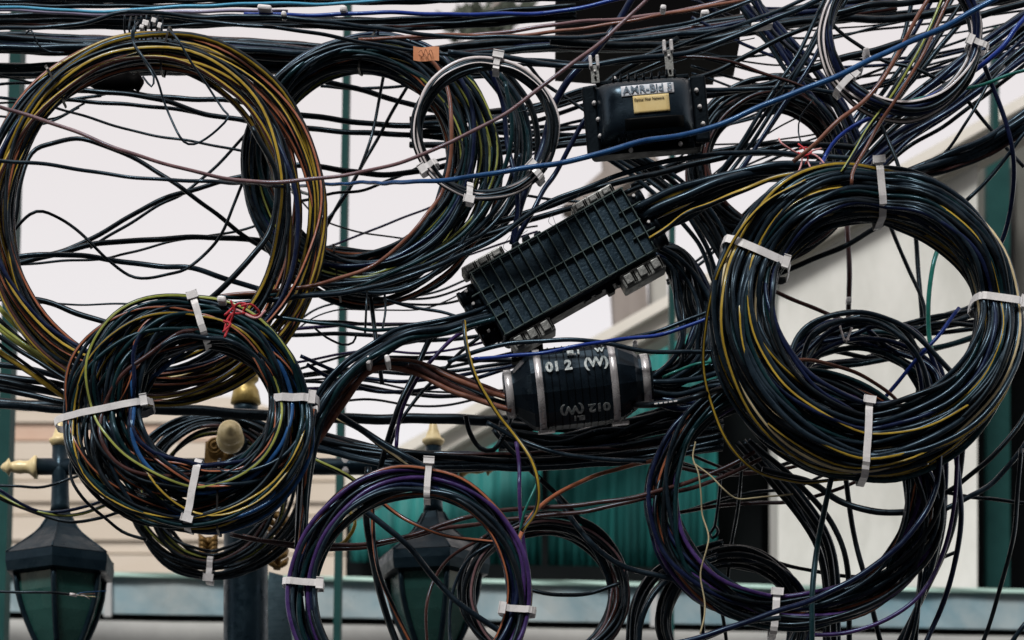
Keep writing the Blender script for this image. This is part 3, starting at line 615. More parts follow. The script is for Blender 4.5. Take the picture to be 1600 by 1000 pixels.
# ------------------------------------------------------------------ single cables
CAB = [
 # label, radius, colour, stripe, distance, points
 ('long mauve cable slanting across the whole upper picture in front of everything', 3.0, 'mauve', N_, 7.35, [(1040, -30), (960, 45), (880, 112), (800, 172), (700, 222), (640, 248), (560, 272), (480, 282), (400, 281), (300, 268), (200, 240), (110, 202), (0, 164), (-40, 148)]),
 ('blue cable rising past the black closure to the top corner', (2.8, 3.0, 3.8, 4.4, 4.6, 4.6), 'blue', N_, [8.25, 7.85, 7.5] + [7.4] * 9, [(455, 292), (560, 288), (640, 283), (760, 271), (900, 251), (1000, 224), (1100, 200), (1200, 162), (1300, 124), (1400, 76), (1500, 26), (1590, -20)]),
 ('thin grey-black cable crossing the largest coil almost level', 3.0, 'slate', N_, [7.43] * 5 + [7.8, 8.3], [(-40, 250), (60, 257), (150, 266), (250, 281), (350, 287), (430, 290), (480, 300)]),
 ('black cable inside the largest coil sloping gently down', 2.1, 'black', N_, 8.3, [(60, 160), (120, 178), (200, 200), (300, 223), (420, 245)]),
 ('black cable arching up then diving across the largest coil', 3.6, 'black', N_, 8.25, [(-10, 440), (22, 350), (33, 290), (50, 240), (80, 221), (120, 217), (160, 228), (205, 245), (240, 264), (285, 295), (330, 330), (380, 366), (440, 402), (480, 420)]),
 ('thin wavy black cable looping low inside the largest coil', 2.5, 'black', N_, 8.15, [(-10, 400), (20, 360), (48, 337), (68, 331), (92, 338), (118, 358), (142, 381), (170, 408), (200, 427), (230, 434), (262, 431), (292, 419), (322, 394), (346, 366), (366, 322), (380, 280)]),
 ('black cable rising from the frame edge across the largest coil', 3.8, 'black', N_, 8.3, [(-40, 425), (60, 402), (120, 381), (200, 341), (250, 316), (300, 295), (360, 278), (460, 262)]),
 ('slim black cable climbing steeply inside the largest coil', 2.4, 'black', N_, 8.35, [(140, 386), (200, 351), (250, 322), (292, 298), (345, 249), (400, 195)]),
 ('black cable almost level across the middle of the largest coil', 4.3, 'black', N_, 8.28, [(-40, 424), (100, 396), (160, 381), (220, 373), (300, 371), (380, 375), (500, 384)]),
 ('black cable falling away from the level ones in the largest coil', 4.2, 'slate', N_, 8.22, [(-40, 404), (60, 400), (120, 401), (180, 405), (250, 415), (300, 422), (360, 438), (400, 447), (480, 470)]),
 ('thin black wire rising to the thick coil', 2.0, 'black', N_, 8.35, [(10, 416), (80, 410), (160, 402), (200, 395), (280, 378), (350, 364), (420, 344)]),
 ('black cable sloping to the top of the mixed coil', 4.6, 'black', N_, 8.0, [(-40, 460), (60, 467), (120, 488), (170, 508), (240, 530)]),
 ('fine black wire stretched level above the mixed coil', 1.6, 'black', N_, 8.1, [(-40, 470), (120, 473), (330, 474)]),
 ('thick black cable curving out of the largest coil over the mixed one', 4.6, 'black', N_, 7.85, [(395, 200), (430, 270), (425, 350), (395, 400), (360, 440), (325, 468), (280, 500)]),
 ('upper black cable behind the top of the largest coil', 4.0, 'black', N_, 8.3, [(90, 136), (180, 146), (250, 158), (320, 176), (420, 190)]),
 ('middle black cable behind the top of the largest coil', 4.2, 'black', N_, 8.36, [(150, 128), (220, 146), (290, 153), (360, 160), (440, 168)]),
 ('lower black cable behind the top of the largest coil', 3.2, 'black', N_, 8.33, [(70, 152), (160, 160), (240, 170), (330, 178), (430, 196)]),
 ('thin bent wire hanging in a V from the top tie', 1.9, 'slate', N_, 7.7, [(262, 44), (280, 66), (300, 100), (325, 134), (350, 172), (358, 187), (340, 203), (312, 218), (294, 225), (282, 216), (268, 185), (255, 155), (243, 122), (222, 88), (208, 62), (212, 36)]),
 ('second thin wire dangling from the top tie', 1.7, 'slate', N_, 7.72, [(216, 34), (207, 52), (210, 72), (226, 95), (240, 120), (238, 138), (224, 120)]),
 ('short hooked wire beside the top of the largest coil', 1.5, 'slate', N_, 7.9, [(38, 52), (46, 47), (53, 55), (60, 70), (75, 78), (100, 82)]),
 ('sky-blue cable along the top of the picture', 2.6, 'sky', N_, 8.1, [(-40, 12), (60, 13), (180, 15), (300, 11), (400, 8), (520, 3), (640, -4)]),
 ('lavender cable just under the sky-blue one', 2.8, 'lav', N_, 8.12, [(-40, 16), (100, 18), (200, 20), (330, 19), (450, 20)]),
 ('navy cable along the top meeting the mauve one', 3.2, 'royal', N_, 7.95, [(380, 20), (500, 22), (620, 23), (740, 23), (840, 18), (920, 10), (1010, -8)]),
 ('slate cable bowed upward over the top tie', 3.2, 'slate', N_, 7.95, [(-40, 47), (60, 41), (130, 34), (190, 23), (240, 21), (310, 23), (400, 26), (500, 35), (600, 45), (700, 54), (800, 60), (900, 60), (1000, 47), (1100, 26), (1200, -6)]),
 ('slate cable dipping across the thick coil top', 3.0, 'slate', N_, 8.0, [(240, 24), (330, 32), (400, 41), (500, 56), (600, 70), (680, 82), (760, 90), (850, 97), (950, 95), (1040, 78), (1120, 52), (1210, 20), (1290, -20)]),
 ('copper cable along the top in front of the black box', 2.8, 'copper', N_, 8.05, [(560, 62), (700, 58), (800, 54), (900, 44), (1000, 31), (1090, 16), (1180, -8)]),
 ('brown cable beside the copper one in front of the black box', 3.0, 'mauve', N_, 8.1, [(640, 62), (720, 54), (800, 48), (900, 38), (1000, 25), (1080, 12), (1150, -4)]),
 ('black cable slung behind the black box and the corner coil', 6.0, 'black', N_, 8.4, [(860, 66), (960, 70), (1100, 62), (1200, 42), (1300, 32), (1400, 26), (1500, 12), (1620, -12)]),
 ('long black strand sloping down inside the tagged coil', 4.2, 'black', N_, 8.5, [(440, 112), (500, 127), (560, 139), (620, 155), (680, 174), (760, 196)]),
 ('level black wire high inside the tagged coil', 2.4, 'black', N_, 8.52, [(500, 134), (560, 137), (630, 135), (720, 126), (800, 112)]),
 ('upper of two parallel black cables across the tagged coil', 4.4, 'black', N_, 8.48, [(420, 172), (460, 178), (550, 188), (640, 197), (760, 206), (900, 212)]),
 ('lower of two parallel black cables across the tagged coil', 4.2, 'black', N_, 8.5, [(420, 190), (460, 197), (540, 207), (620, 212), (740, 215), (900, 222)]),
 ('black wire dropping from the top bundle to the slim pole', 2.6, 'black', N_, 8.45, [(602, 96), (590, 170), (575, 232), (556, 280), (530, 318), (495, 358)]),
 ('slanting black wire crossing the slim green pole', 2.7, 'black', N_, 8.47, [(664, 92), (620, 165), (585, 222), (556, 275), (530, 320), (500, 372)]),
 ('sagging black cable across the middle of the tagged coil', 4.4, 'black', N_, 8.35, [(440, 256), (500, 260), (550, 270), (600, 273), (660, 265), (720, 252), (790, 240), (880, 225), (960, 215)]),
 ('thin black wire rising over the sagging cable', 2.3, 'black', N_, 8.4, [(470, 314), (520, 304), (570, 296), (620, 275), (670, 256), (740, 238)]),
 ('flat black cable low inside the tagged coil', 5.0, 'black', N_, 8.4, [(460, 385), (520, 390), (580, 396), (640, 388), (700, 380)]),
 ('orange cable sweeping out of the tagged coil to the mixed coil', 3.2, 'copper', N_, 7.95, [(655, 78), (686, 108), (702, 150), (706, 200), (703, 250), (690, 300), (665, 340), (640, 368), (600, 402), (560, 425), (500, 445), (430, 455), (340, 462)]),
 ('long slate cable passing under the tagged coil', 4.0, 'slate', N_, 7.92, [(330, 478), (430, 470), (540, 456), (640, 430), (720, 400), (780, 370), (840, 325), (900, 297), (980, 272), (1080, 246), (1180, 236), (1330, 246)]),
 ('teal cable hugging the bottom of the tagged coil', 3.8, 'teal', N_, 7.97, [(340, 466), (440, 462), (540, 450), (630, 420), (700, 385), (750, 335), (785, 270), (800, 200), (790, 130)]),
 ('slate cable curling below the tagged coil to the ribbed closure', 3.4, 'slate', N_, 8.0, [(420, 440), (520, 442), (620, 428), (700, 400), (770, 350), (800, 300), (812, 240)]),
 ('stout black cable rising behind the ribbed closure', 4.8, 'black', N_, 8.15, [(690, 375), (780, 345), (850, 322), (920, 300), (1000, 278), (1080, 255), (1160, 240), (1240, 228), (1340, 232)]),
 ('black cable meeting the top edge of the ribbed closure', 4.4, 'black', N_, 8.12, [(690, 392), (760, 366), (820, 345), (880, 330), (960, 315)]),
 ('thin black wire above the ribbed closure', 2.2, 'black', N_, 8.2, [(760, 298), (820, 305), (880, 312), (940, 318)]),
 ('navy cable running steeply down behind the small coil', 5.6, 'navy', N_, 8.1, [(1010, -40), (960, 40), (925, 85), (890, 125), (866, 165), (850, 220), (835, 262), (815, 320), (800, 380)]),
 ('black wire sloping from the small coil to the closure bracket', 2.8, 'black', N_, 8.3, [(770, 80), (820, 100), (850, 128), (900, 162), (960, 200)]),
 ('navy cable dropping vertically to the ribbed closure', 4.0, 'navy', N_, 8.05, [(765, 105), (785, 160), (792, 220), (806, 280), (808, 330), (803, 385)]),
 ('second navy cable dropping to the ribbed closure', 4.0, 'navy', N_, 8.0, [(940, 150), (912, 190), (890, 230), (868, 270), (848, 300), (830, 335), (808, 372), (800, 400)]),
 ('black carrier wire from which the labelled closure hangs', 4.4, 'slate', N_, 7.88, [(700, 84), (800, 92), (870, 99), (934, 101), (1000, 93), (1056, 84), (1130, 62), (1220, 28), (1300, -10)]),
 ('thin brown wire beneath the carrier wire', 2.6, 'black', 'brown', 8.0, [(720, 104), (800, 103), (880, 104), (960, 96), (1060, 90), (1130, 96), (1210, 120), (1260, 136)]),
 ('short black cable behind the left closure bracket', 4.8, 'black', N_, 8.3, [(920, 150), (960, 120), (1000, 96), (1060, 60)]),
 ('black cable passing between the two closure brackets', 3.0, 'black', N_, 8.3, [(940, 140), (990, 115), (1050, 92), (1120, 66)]),
 ('black cable rising from the labelled closure to the corner coil', 4.0, 'black', N_, 8.1, [(1070, 128), (1130, 105), (1200, 70), (1260, 46), (1330, 18), (1380, -10)]),
 ('level black cable leaving the labelled closure', 3.6, 'slate', N_, 8.05, [(1090, 140), (1160, 138), (1230, 138), (1310, 148), (1400, 166), (1480, 150)]),
 ('broad black cable at the labelled closure port', 5.6, 'black', N_, 8.1, [(1085, 152), (1130, 144), (1200, 130), (1290, 100), (1380, 78), (1480, 40), (1640, -10)]),
 ('hair-thin wire slanting over the closure brackets', 0.9, 'black', N_, 8.2, [(800, 178), (900, 150), (1040, 105), (1130, 72), (1180, 58)]),
 ('upper curved cable inside the brown-black coil', 4.2, 'black', N_, 8.5, [(985, 292), (1030, 268), (1080, 245), (1150, 229), (1220, 226), (1300, 234), (1360, 236)]),
 ('lower curved cable inside the brown-black coil', 4.2, 'black', N_, 8.48, [(975, 302), (1030, 278), (1090, 255), (1160, 243), (1240, 240), (1320, 246)]),
 ('yellow-striped cable end at the ribbed closure port', 4.0, 'black', 'yellow', 7.8, [(1015, 372), (1045, 355), (1075, 335), (1110, 318), (1160, 296), (1215, 278), (1290, 268), (1350, 272)]),
 ('yellow cable running round the outside of the heaviest coil', 2.9, 'black', 'yellow', (7.6, 7.95), [(1260, 280), (1180, 330), (1130, 410), (1103, 500), (1102, 590), (1130, 680), (1180, 735), (1250, 752), (1330, 745)]),
 ('copper cable slanting through the corner coil', 3.4, 'copper', N_, 7.5, [(1468, -30), (1432, 30), (1400, 90), (1355, 152), (1310, 190), (1275, 225), (1240, 250)]),
 ('thin orange-red cable behind the copper one', 2.8, 'copper', N_, 7.55, [(1490, -20), (1464, 40), (1436, 96), (1404, 150), (1370, 200), (1335, 262), (1330, 290)]),
 ('green-striped cable beside the orange-red one', 3.0, 'black', 'lime', 7.58, [(1480, -20), (1455, 40), (1425, 96), (1394, 150), (1350, 210), (1315, 270)]),
 ('purple-navy cable curving into the corner coil', 4.0, 'royal', N_, 7.7, [(1640, -10), (1590, 40), (1565, 76), (1530, 104), (1490, 130), (1440, 158), (1380, 178)]),
 ('green cable leaving the corner coil to the frame edge', 2.8, 'green', N_, 7.75, [(1640, 100), (1590, 112), (1530, 132), (1470, 146), (1410, 164), (1380, 174)]),
 ('thin black wire hanging to the raked cornice', 2.5, 'black', N_, 7.9, [(1570, 100), (1545, 132), (1510, 190), (1480, 235), (1440, 268)]),
 ('navy wire hanging down in front of the dark window', 3.8, 'navy', N_, (7.8, 8.05), [(1535, 95), (1550, 130), (1570, 185), (1582, 240), (1582, 300), (1572, 362), (1548, 410), (1525, 440)]),
 ('straight slate wire over the dark window', 3.2, 'slate', N_, 7.9, [(1650, 150), (1600, 210), (1560, 262), (1510, 312)]),
 ('royal blue cable dipping above the heaviest coil', 3.4, 'royal', N_, 7.85, [(1400, 170), (1350, 190), (1310, 215), (1290, 244), (1284, 262)]),
 ('black line falling from the corner coil to the heaviest coil', 3.2, 'black', N_, 8.1, [(1360, 165), (1380, 200), (1400, 250), (1412, 290)]),
 ('black line crossing the pale gap in the corner coil', 3.0, 'black', N_, 8.2, [(1290, 30), (1330, 62), (1380, 92), (1440, 112), (1500, 150), (1545, 195), (1600, 260)]),
 ('level dark rope twisted at the corner coil top', 5.2, 'black', N_, 8.0, [(1300, 22), (1360, 10), (1420, 4), (1480, -6)]),
 ('upright brown cable inside the heaviest coil', 4.2, 'brown', N_, 8.7, [(1324, 330), (1326, 400), (1326, 460), (1326, 520)]),
 ('leaning black cable inside the heaviest coil', 3.2, 'black', N_, 8.6, [(1376, 320), (1398, 370), (1420, 420), (1442, 470), (1450, 520)]),
 ('upright black cable inside the heaviest coil', 3.8, 'black', N_, 8.65, [(1428, 340), (1434, 400), (1438, 460), (1440, 520)]),
 ('green cable standing upright inside the heaviest coil', 3.8, 'green', N_, 8.3, [(1470, 380), (1456, 420), (1450, 470), (1454, 530), (1464, 590), (1470, 640)]),
 ('brown cable slanting inside the heaviest coil', 3.2, 'brown', N_, 8.4, [(1195, 450), (1240, 468), (1290, 488), (1340, 510), (1380, 540)]),
 ('black cable crossing high inside the heaviest coil', 4.2, 'black', N_, 8.4, [(1410, 330), (1370, 355), (1320, 385), (1260, 410), (1190, 440)]),
 ('royal blue cable slanting inside the heaviest coil', 3.2, 'royal', N_, 8.15, [(1500, 480), (1470, 520), (1440, 552), (1405, 595), (1370, 640), (1345, 690)]),
 ('copper strand arching low inside the heaviest coil', 3.0, 'copper', N_, 8.1, [(1210, 566), (1262, 562), (1310, 572), (1350, 590), (1390, 615), (1420, 650)]),
 ('slack slate loop high inside the heaviest coil', 4.2, 'slate', N_, 8.1, [(1240, 600), (1236, 555), (1255, 515), (1295, 494), (1345, 490), (1400, 503), (1445, 535), (1490, 585)]),
 ('second slack slate loop inside the heaviest coil', 4.2, 'slate', N_, 8.15, [(1262, 600), (1256, 560), (1270, 522), (1310, 502), (1360, 500), (1410, 530), (1440, 570), (1456, 620)]),
 ('royal cable crossing above the banded closure', 3.0, 'royal', N_, 7.75, [(740, 560), (830, 552), (900, 543), (950, 534), (1030, 520), (1100, 500), (1150, 478)]),
 ('slate cable arching over the banded closure', 3.6, 'slate', N_, 7.8, [(700, 566), (770, 540), (850, 532), (930, 536), (1000, 546), (1090, 548), (1160, 550)]),
 ('slate cable rising towards the heaviest coil above the blue one', 3.0, 'slate', N_, 7.85, [(930, 538), (1000, 524), (1060, 504), (1130, 478)]),
 ('thin green strand at the banded closure port', 2.4, 'green', N_, 7.85, [(1035, 590), (1060, 578), (1090, 570), (1130, 566)]),
 ('black cable sloping down from the mixed coil tie', 5.2, 'slate', N_, 7.95, [(480, 622), (520, 642), (560, 668), (610, 700), (660, 728), (720, 755)]),
 ('tan-striped cable beside the sloping black one', 3.4, 'black', 'cream', 8.0, [(500, 640), (560, 672), (600, 700), (640, 730), (690, 760)]),
 ('upright dark cable crossing the wires near the gold cap', 4.6, 'black', N_, 8.05, [(690, 500), (665, 540), (645, 590), (622, 640), (602, 700), (588, 760)]),
 ('purple cable curving down beside the gold cap', 3.2, 'purple', N_, 7.95, [(760, 500), (712, 525), (680, 555), (655, 590), (632, 630), (621, 665), (619, 700)]),
 ('black wire slanting beside the purple one', 2.8, 'black', N_, 8.1, [(780, 505), (720, 550), (690, 580), (650, 625), (620, 670), (598, 730)]),
 ('navy cable sagging towards the banded closure', 3.0, 'navy', N_, 8.2, [(470, 556), (520, 578), (570, 590), (630, 597), (700, 590), (760, 577), (820, 566)]),
 ('purple-black cable sagging lowest before the banded closure', 3.2, 'navy', N_, 8.22, [(480, 570), (530, 596), (590, 610), (640, 612), (700, 602), (760, 585), (830, 560)]),
 ('straight black cable level above the banded closure', 3.8, 'black', N_, 8.3, [(560, 560), (640, 561), (740, 561), (860, 560)]),
 ('heavy black pipe-like cable level behind the coils', 8.5, 'black', N_, 8.6, [(-60, 626), (100, 634), (250, 641), (420, 649), (560, 652), (700, 655), (850, 660)]),
 ('yellow-striped cable hanging from the ribbed closure past the banded one', 3.4, 'black', 'yellow', 7.6, [(725, 500), (730, 545), (745, 595), (775, 640), (805, 680), (830, 720), (841, 760), (838, 795), (815, 830)]),
 ('slate cable dipping under the banded closure', 3.6, 'slate', N_, 7.9, [(760, 660), (810, 685), (860, 705), (930, 718), (1010, 720)]),
 ('orange cable curling up from the purple-stranded coil', 3.4, 'orange', N_, (7.75, 8.1), [(808, 850), (818, 826), (835, 800), (862, 777), (900, 756), (950, 738), (1010, 722), (1060, 712)]),
 ('thin green strand rising beside the orange cable', 2.2, 'green', N_, 7.8, [(812, 836), (820, 800), (832, 770), (842, 745)]),
 ('short upright purple cable above the purple-stranded coil', 3.2, 'purple', N_, 7.85, [(806, 690), (811, 725), (812, 760), (813, 800), (818, 850), (826, 900), (824, 940)]),
 ('long brown cable crossing in front of the second lantern', 3.6, 'brown', N_, 7.9, [(360, 835), (420, 847), (500, 853), (580, 847), (660, 832), (730, 810), (800, 794), (880, 791), (960, 783), (1030, 768), (1100, 744), (1180, 705)]),
 ('second brown cable just under the long brown one', 3.4, 'brown', N_, 7.95, [(380, 838), (470, 856), (560, 854), (640, 842), (700, 826), (780, 812), (900, 800), (1010, 780), (1100, 756), (1190, 716)]),
 ('copper cable sagging inside the purple-stranded coil', 3.2, 'black', 'orange', 7.85, [(570, 765), (610, 795), (650, 820), (700, 838), (760, 846), (800, 846)]),
 ('slate cable falling diagonally in front of the second lantern', 4.8, 'slate', N_, 7.85, [(560, 792), (600, 820), (640, 856), (680, 905), (720, 945), (770, 980), (830, 1010)]),
 ('dark cable hanging beside the second lantern', 5.6, 'black', N_, 7.9, [(575, 730), (572, 790), (578, 850), (592, 920), (625, 1020)]),
 ('brown cable hanging beside the dark one at the lantern', 3.4, 'black', 'orange', 7.88, [(580, 760), (583, 830), (592, 890), (612, 945), (650, 1020)]),
 ('thin brown loop in front of the second lantern glass', 2.6, 'brown', N_, 8.1, [(760, 838), (710, 866), (680, 900), (667, 950), (668, 1020)]),
 ('thin slate loop beside the brown one at the lantern', 2.8, 'slate', N_, 8.1, [(775, 846), (735, 872), (712, 910), (702, 960), (705, 1020)]),
 ('black cable sagging across the thin dark coil', 3.2, 'black', N_, 8.0, [(800, 912), (840, 925), (880, 930), (920, 926), (970, 912)]),
 ('slate cable slanting from the thin coil to the wide navy coil', 4.4, 'slate', N_, 8.0, [(870, 775), (900, 820), (940, 865), (990, 890), (1060, 905)]),
 ('long violet cable crossing the foot of the wide navy coil', 4.6, 'navy', N_, 7.75, [(1040, 1010), (1120, 988), (1205, 960), (1290, 926), (1370, 882), (1430, 825), (1462, 762), (1470, 690)]),
 ('black cable swinging below the violet one', 4.0, 'slate', N_, 7.8, [(1020, 1020), (1090, 1000), (1160, 975), (1220, 966)]),
 ('teal cable hanging straight through the wide navy coil', 4.6, 'teal', N_, 7.85, [(1300, 740), (1288, 800), (1276, 860), (1270, 920), (1268, 980), (1268, 1040)]),
 ('black cable leaning through the wide navy coil', 4.2, 'black', N_, 8.2, [(1318, 720), (1326, 780), (1336, 840), (1350, 902), (1378, 1010)]),
 ('black cable bowed under the heaviest coil', 5.2, 'black', N_, 8.05, [(1190, 735), (1260, 752), (1310, 780), (1360, 798), (1420, 802)]),
 ('thin level wire across the wide navy coil', 3.0, 'black', N_, 8.3, [(1210, 878), (1260, 890), (1310, 898), (1370, 902), (1430, 888), (1500, 860)]),
 ('navy cable bending down outside the wide navy coil', 4.4, 'navy', N_, 8.0, [(1488, 660), (1498, 740), (1500, 820), (1490, 890), (1470, 950), (1440, 1020)]),
 ('purple cable bending down inside the navy one', 3.4, 'purple', N_, 7.9, [(1495, 700), (1492, 780), (1478, 850), (1455, 905), (1410, 955), (1340, 985), (1270, 990)]),
 ('upper black arc leaving the heaviest coil at the frame edge', 4.0, 'black', N_, 8.2, [(1640, 560), (1600, 650), (1550, 715), (1500, 755), (1455, 780), (1430, 800), (1415, 830)]),
 ('lower black arc leaving the heaviest coil at the frame edge', 4.2, 'slate', N_, 8.15, [(1640, 600), (1610, 680), (1560, 745), (1510, 780), (1460, 806), (1436, 830), (1420, 860)]),
 ('thin black wire running level to the frame edge over the green door', 3.0, 'black', N_, 8.2, [(1470, 768), (1520, 776), (1560, 782), (1640, 790)]),
 ('black wire hanging in a long curve over the gutter at the frame edge', 3.6, 'black', N_, 8.0, [(1596, 700), (1590, 780), (1580, 850), (1560, 930), (1530, 1020)]),
 ('short black wire at the lowest corner of the frame', 4.0, 'slate', N_, 8.0, [(1640, 940), (1600, 975), (1570, 1020)]),
 ('upright wire crossing the dark doorway', 2.8, 'black', N_, 8.3, [(1160, 720), (1152, 800), (1142, 860), (1134, 920)]),
 ('wire with an end loop over the dark doorway', 2.4, 'slate', N_, 8.3, [(1126, 740), (1121, 790), (1117, 822), (1110, 832), (1114, 842), (1122, 834), (1118, 822)]),
 ('upright black wire over the gutter beneath the wide coil', 3.2, 'black', N_, 8.3, [(1096, 880), (1097, 940), (1099, 1020)]),
 ('second upright black wire over the gutter beneath the wide coil', 3.0, 'black', N_, 8.3, [(1122, 930), (1130, 970), (1136, 1020)]),
 ('curved black wire left of the lantern neck, uppermost', 2.2, 'black', N_, 8.6, [(-40, 755), (20, 760), (60, 762), (95, 752), (150, 735), (210, 720)]),
 ('navy wire dipping across the first lantern neck', 2.6, 'navy', N_, 8.4, [(-40, 745), (0, 766), (30, 786), (60, 797), (100, 800), (140, 791), (200, 765)]),
 ('lime-striped wire dipping across the first lantern neck', 2.6, 'black', 'lime', 8.42, [(-40, 755), (0, 774), (40, 794), (80, 804), (120, 803), (160, 790), (215, 765)]),
 ('lowest black wire dipping across the first lantern neck', 2.6, 'black', N_, 8.44, [(-40, 760), (10, 783), (60, 803), (110, 815), (150, 812), (200, 795)]),
 ('stray black wire curving from lantern neck to the low coil', 2.6, 'black', N_, 8.2, [(150, 690), (112, 715), (112, 748), (130, 778), (160, 805), (190, 830), (230, 845)]),
 ('lime-striped cable between the mixed coil and the purple-stranded one', 3.4, 'black', 'lime', 8.1, [(470, 705), (500, 722), (540, 742), (580, 770)]),
 ('short yellow loop beside the purple-stranded coil', 3.0, 'yellow', N_, 8.1, [(530, 790), (550, 803), (555, 822), (546, 840), (530, 850), (500, 845), (470, 820)]),
 ('vertical pair strand, orange, between two coils', 3.4, 'black', 'orange', 7.8, [(492, 640), (484, 690), (478, 740), (474, 790), (470, 830), (468, 880), (472, 930)]),
 ('black cable curling under the gold cap to the bundle', 4.0, 'black', N_, 8.0, [(728, 650), (735, 675), (750, 700), (770, 706), (785, 685), (800, 650)]),
 ('black wire falling below the banded closure', 4.0, 'black', N_, 8.1, [(770, 670), (800, 705), (850, 755), (900, 805), (940, 850)]),
 ('black cable from the ribbed closure crossing the coil ties', 3.6, 'black', N_, 8.15, [(560, 420), (575, 450), (583, 500), (592, 560), (597, 600)]),
 ('thin hanging tie end under the tagged coil', 1.9, 'black', N_, 8.0, [(574, 452), (573, 480), (570, 520)]),
 ('second thin hanging tie end under the tagged coil', 1.9, 'black', N_, 8.0, [(600, 458), (602, 485), (598, 520)]),
 ('slate cable from the tagged coil down to the arching cables', 2.6, 'slate', N_, 8.05, [(600, 468), (640, 478), (690, 488), (740, 505)]),
 ('thin level black wire leaving the mixed coil, upper', 2.0, 'black', N_, 8.3, [(450, 500), (520, 503), (600, 506), (690, 502), (760, 498)]),
 ('teal wire leaving the mixed coil top', 3.0, 'teal', N_, 7.9, [(400, 488), (450, 498), (520, 508), (580, 516), (640, 510), (720, 500)]),
 ('thin black wire loop beside the mixed coil', 1.8, 'black', N_, 8.1, [(490, 512), (510, 528), (535, 536), (552, 534), (558, 524)]),
]
for lab, r_, col, st, d, pts in CAB:
    cable(pts, r_, col, d, label=lab, stripe=st)

def wires(label, name, cat, lst, r, d, group=None):
    root = thing(name, label, cat, P(lst[0][1][0][0], lst[0][1][0][1], d))
    for col, pts in lst: cable(pts, r, col, d + rnd.uniform(-.01, .01), root, name='wire', sides=6, wob=1.6, step=3)
    return root
wires('tangle of pink and red wires knotted on the copper cable', 'wire_twist', 'wire twist', [
  ('pink', [(1252, 240), (1238, 236), (1222, 228), (1218, 216)]), ('pink', [(1255, 245), (1252, 262), (1245, 276)]), ('red', [(1248, 225), (1256, 235), (1262, 245), (1258, 252)]),
  ('pink', [(1262, 238), (1275, 243), (1285, 256), (1296, 272)]), ('pink', [(1260, 250), (1268, 268), (1276, 268), (1283, 252)]), ('red', [(1250, 232), (1262, 228), (1268, 238), (1256, 248), (1246, 240)]),
  ('pink', [(1282, 232), (1268, 236), (1255, 242)])], 1.5, 7.7)
cable([(1270, 158), (1252, 180), (1248, 205), (1252, 232)], 1.3, 'black', 7.7, label='hair-thin black wire above the pink and red knot')
wires('white plastic twist knotted on the slack coil inside the heaviest coil', 'twist_tie', 'twist tie', [('white', [(1313, 508), (1319, 530), (1322, 536)]), ('white', [(1331, 511), (1325, 528), (1321, 537)]), ('white', [(1318, 532), (1326, 530)])], 1.8, 8.02)
wires('red plastic string tied round the top of the mixed coil', 'red_string', 'string', [
  ('red', [(352, 492), (360, 482), (372, 476), (384, 480), (376, 490), (362, 488), (356, 500), (352, 520)]), ('red', [(360, 470), (366, 486), (358, 505), (352, 526)]),
  ('red', [(376, 478), (392, 476), (404, 486), (396, 492), (380, 490)]), ('red', [(348, 500), (360, 506), (350, 522)]), ('pink', [(370, 484), (400, 498), (414, 484)])], 2.0, 7.6)
cable([(1086, 690), (1083, 715), (1092, 742), (1096, 770), (1097, 800), (1106, 838), (1104, 860), (1096, 900), (1101, 945), (1093, 990)], 1.3, 'twine', 7.85, label='cream twine hanging down inside the wide navy coil', name='twine', cat='twine', wob=2.2, step=4)
cable([(1084, 722), (1112, 746), (1130, 764), (1150, 775), (1176, 776), (1205, 777), (1240, 774)], 1.3, 'twine', 7.85, label='cream twine trailing sideways over the dark doorway', name='twine', cat='twine', wob=2.2, step=4)
fr = thing('frayed_cable', 'black cable with a frayed end in front of the first lantern glass', 'frayed cable', P(-40, 922, 8.4))
cable([(-40, 922), (30, 926), (80, 927), (110, 928)], 2.1, 'black', 8.4, fr, wob=.3)
cable([(109, 928), (119, 929)], 2.6, 'white', 8.4, fr, name='cable_core', wob=0)
for c_, e in (('cream', (150, 934)), ('blue', (166, 922)), ('white', (140, 936)), ('green', (152, 931)), ('copper', (148, 926))):
    cable([(118, 929), (132, 929 + (e[1] - 929) * .4), e], .7, c_, 8.4, fr, name='wire', sides=5, wob=.5, step=4)
# top tie cluster of pale fasteners over the largest coil
tf = thing('wire_clamp', 'cluster of pale clamps and black ties above the largest coil', 'clamp', P(235, 62, 8.0))
for (x, y, a, b) in ((228, 38, 10, 9), (241, 34, 8, 8), (250, 42, 7, 9), (222, 44, 7, 6)):
    pc = P(x, y, 8.0) - tf.location
    box('clamp_body', pc - Vector((S(a, 8) / 2, .012, S(b, 8) / 2)), pc + Vector((S(a, 8) / 2, .012, S(b, 8) / 2)), TIE, tf, .002, rot=.3)
for i in range(8):
    x = 196 + i * 8.5
    cable([(x, 26), (x - 2, 45), (x + rnd.uniform(-3, 3), 62)], 1.8, 'black', 8.0, tf, name='tie_wire', sides=6, wob=.4)
lump = thing('cable_lump', 'black taped lump of cable joints under the top of the largest coil', 'cable joint', P(190, 140, 8.35))
me = lathe('taped_joint', [(-.08, .004), (-.06, .016), (-.03, .026), (0, .03), (.03, .028), (.045, .018), (.055, .026), (.065, .012), (.07, .004)], SHEET, lump, 'X', 12, P(182, 128, 8.35) - lump.location)

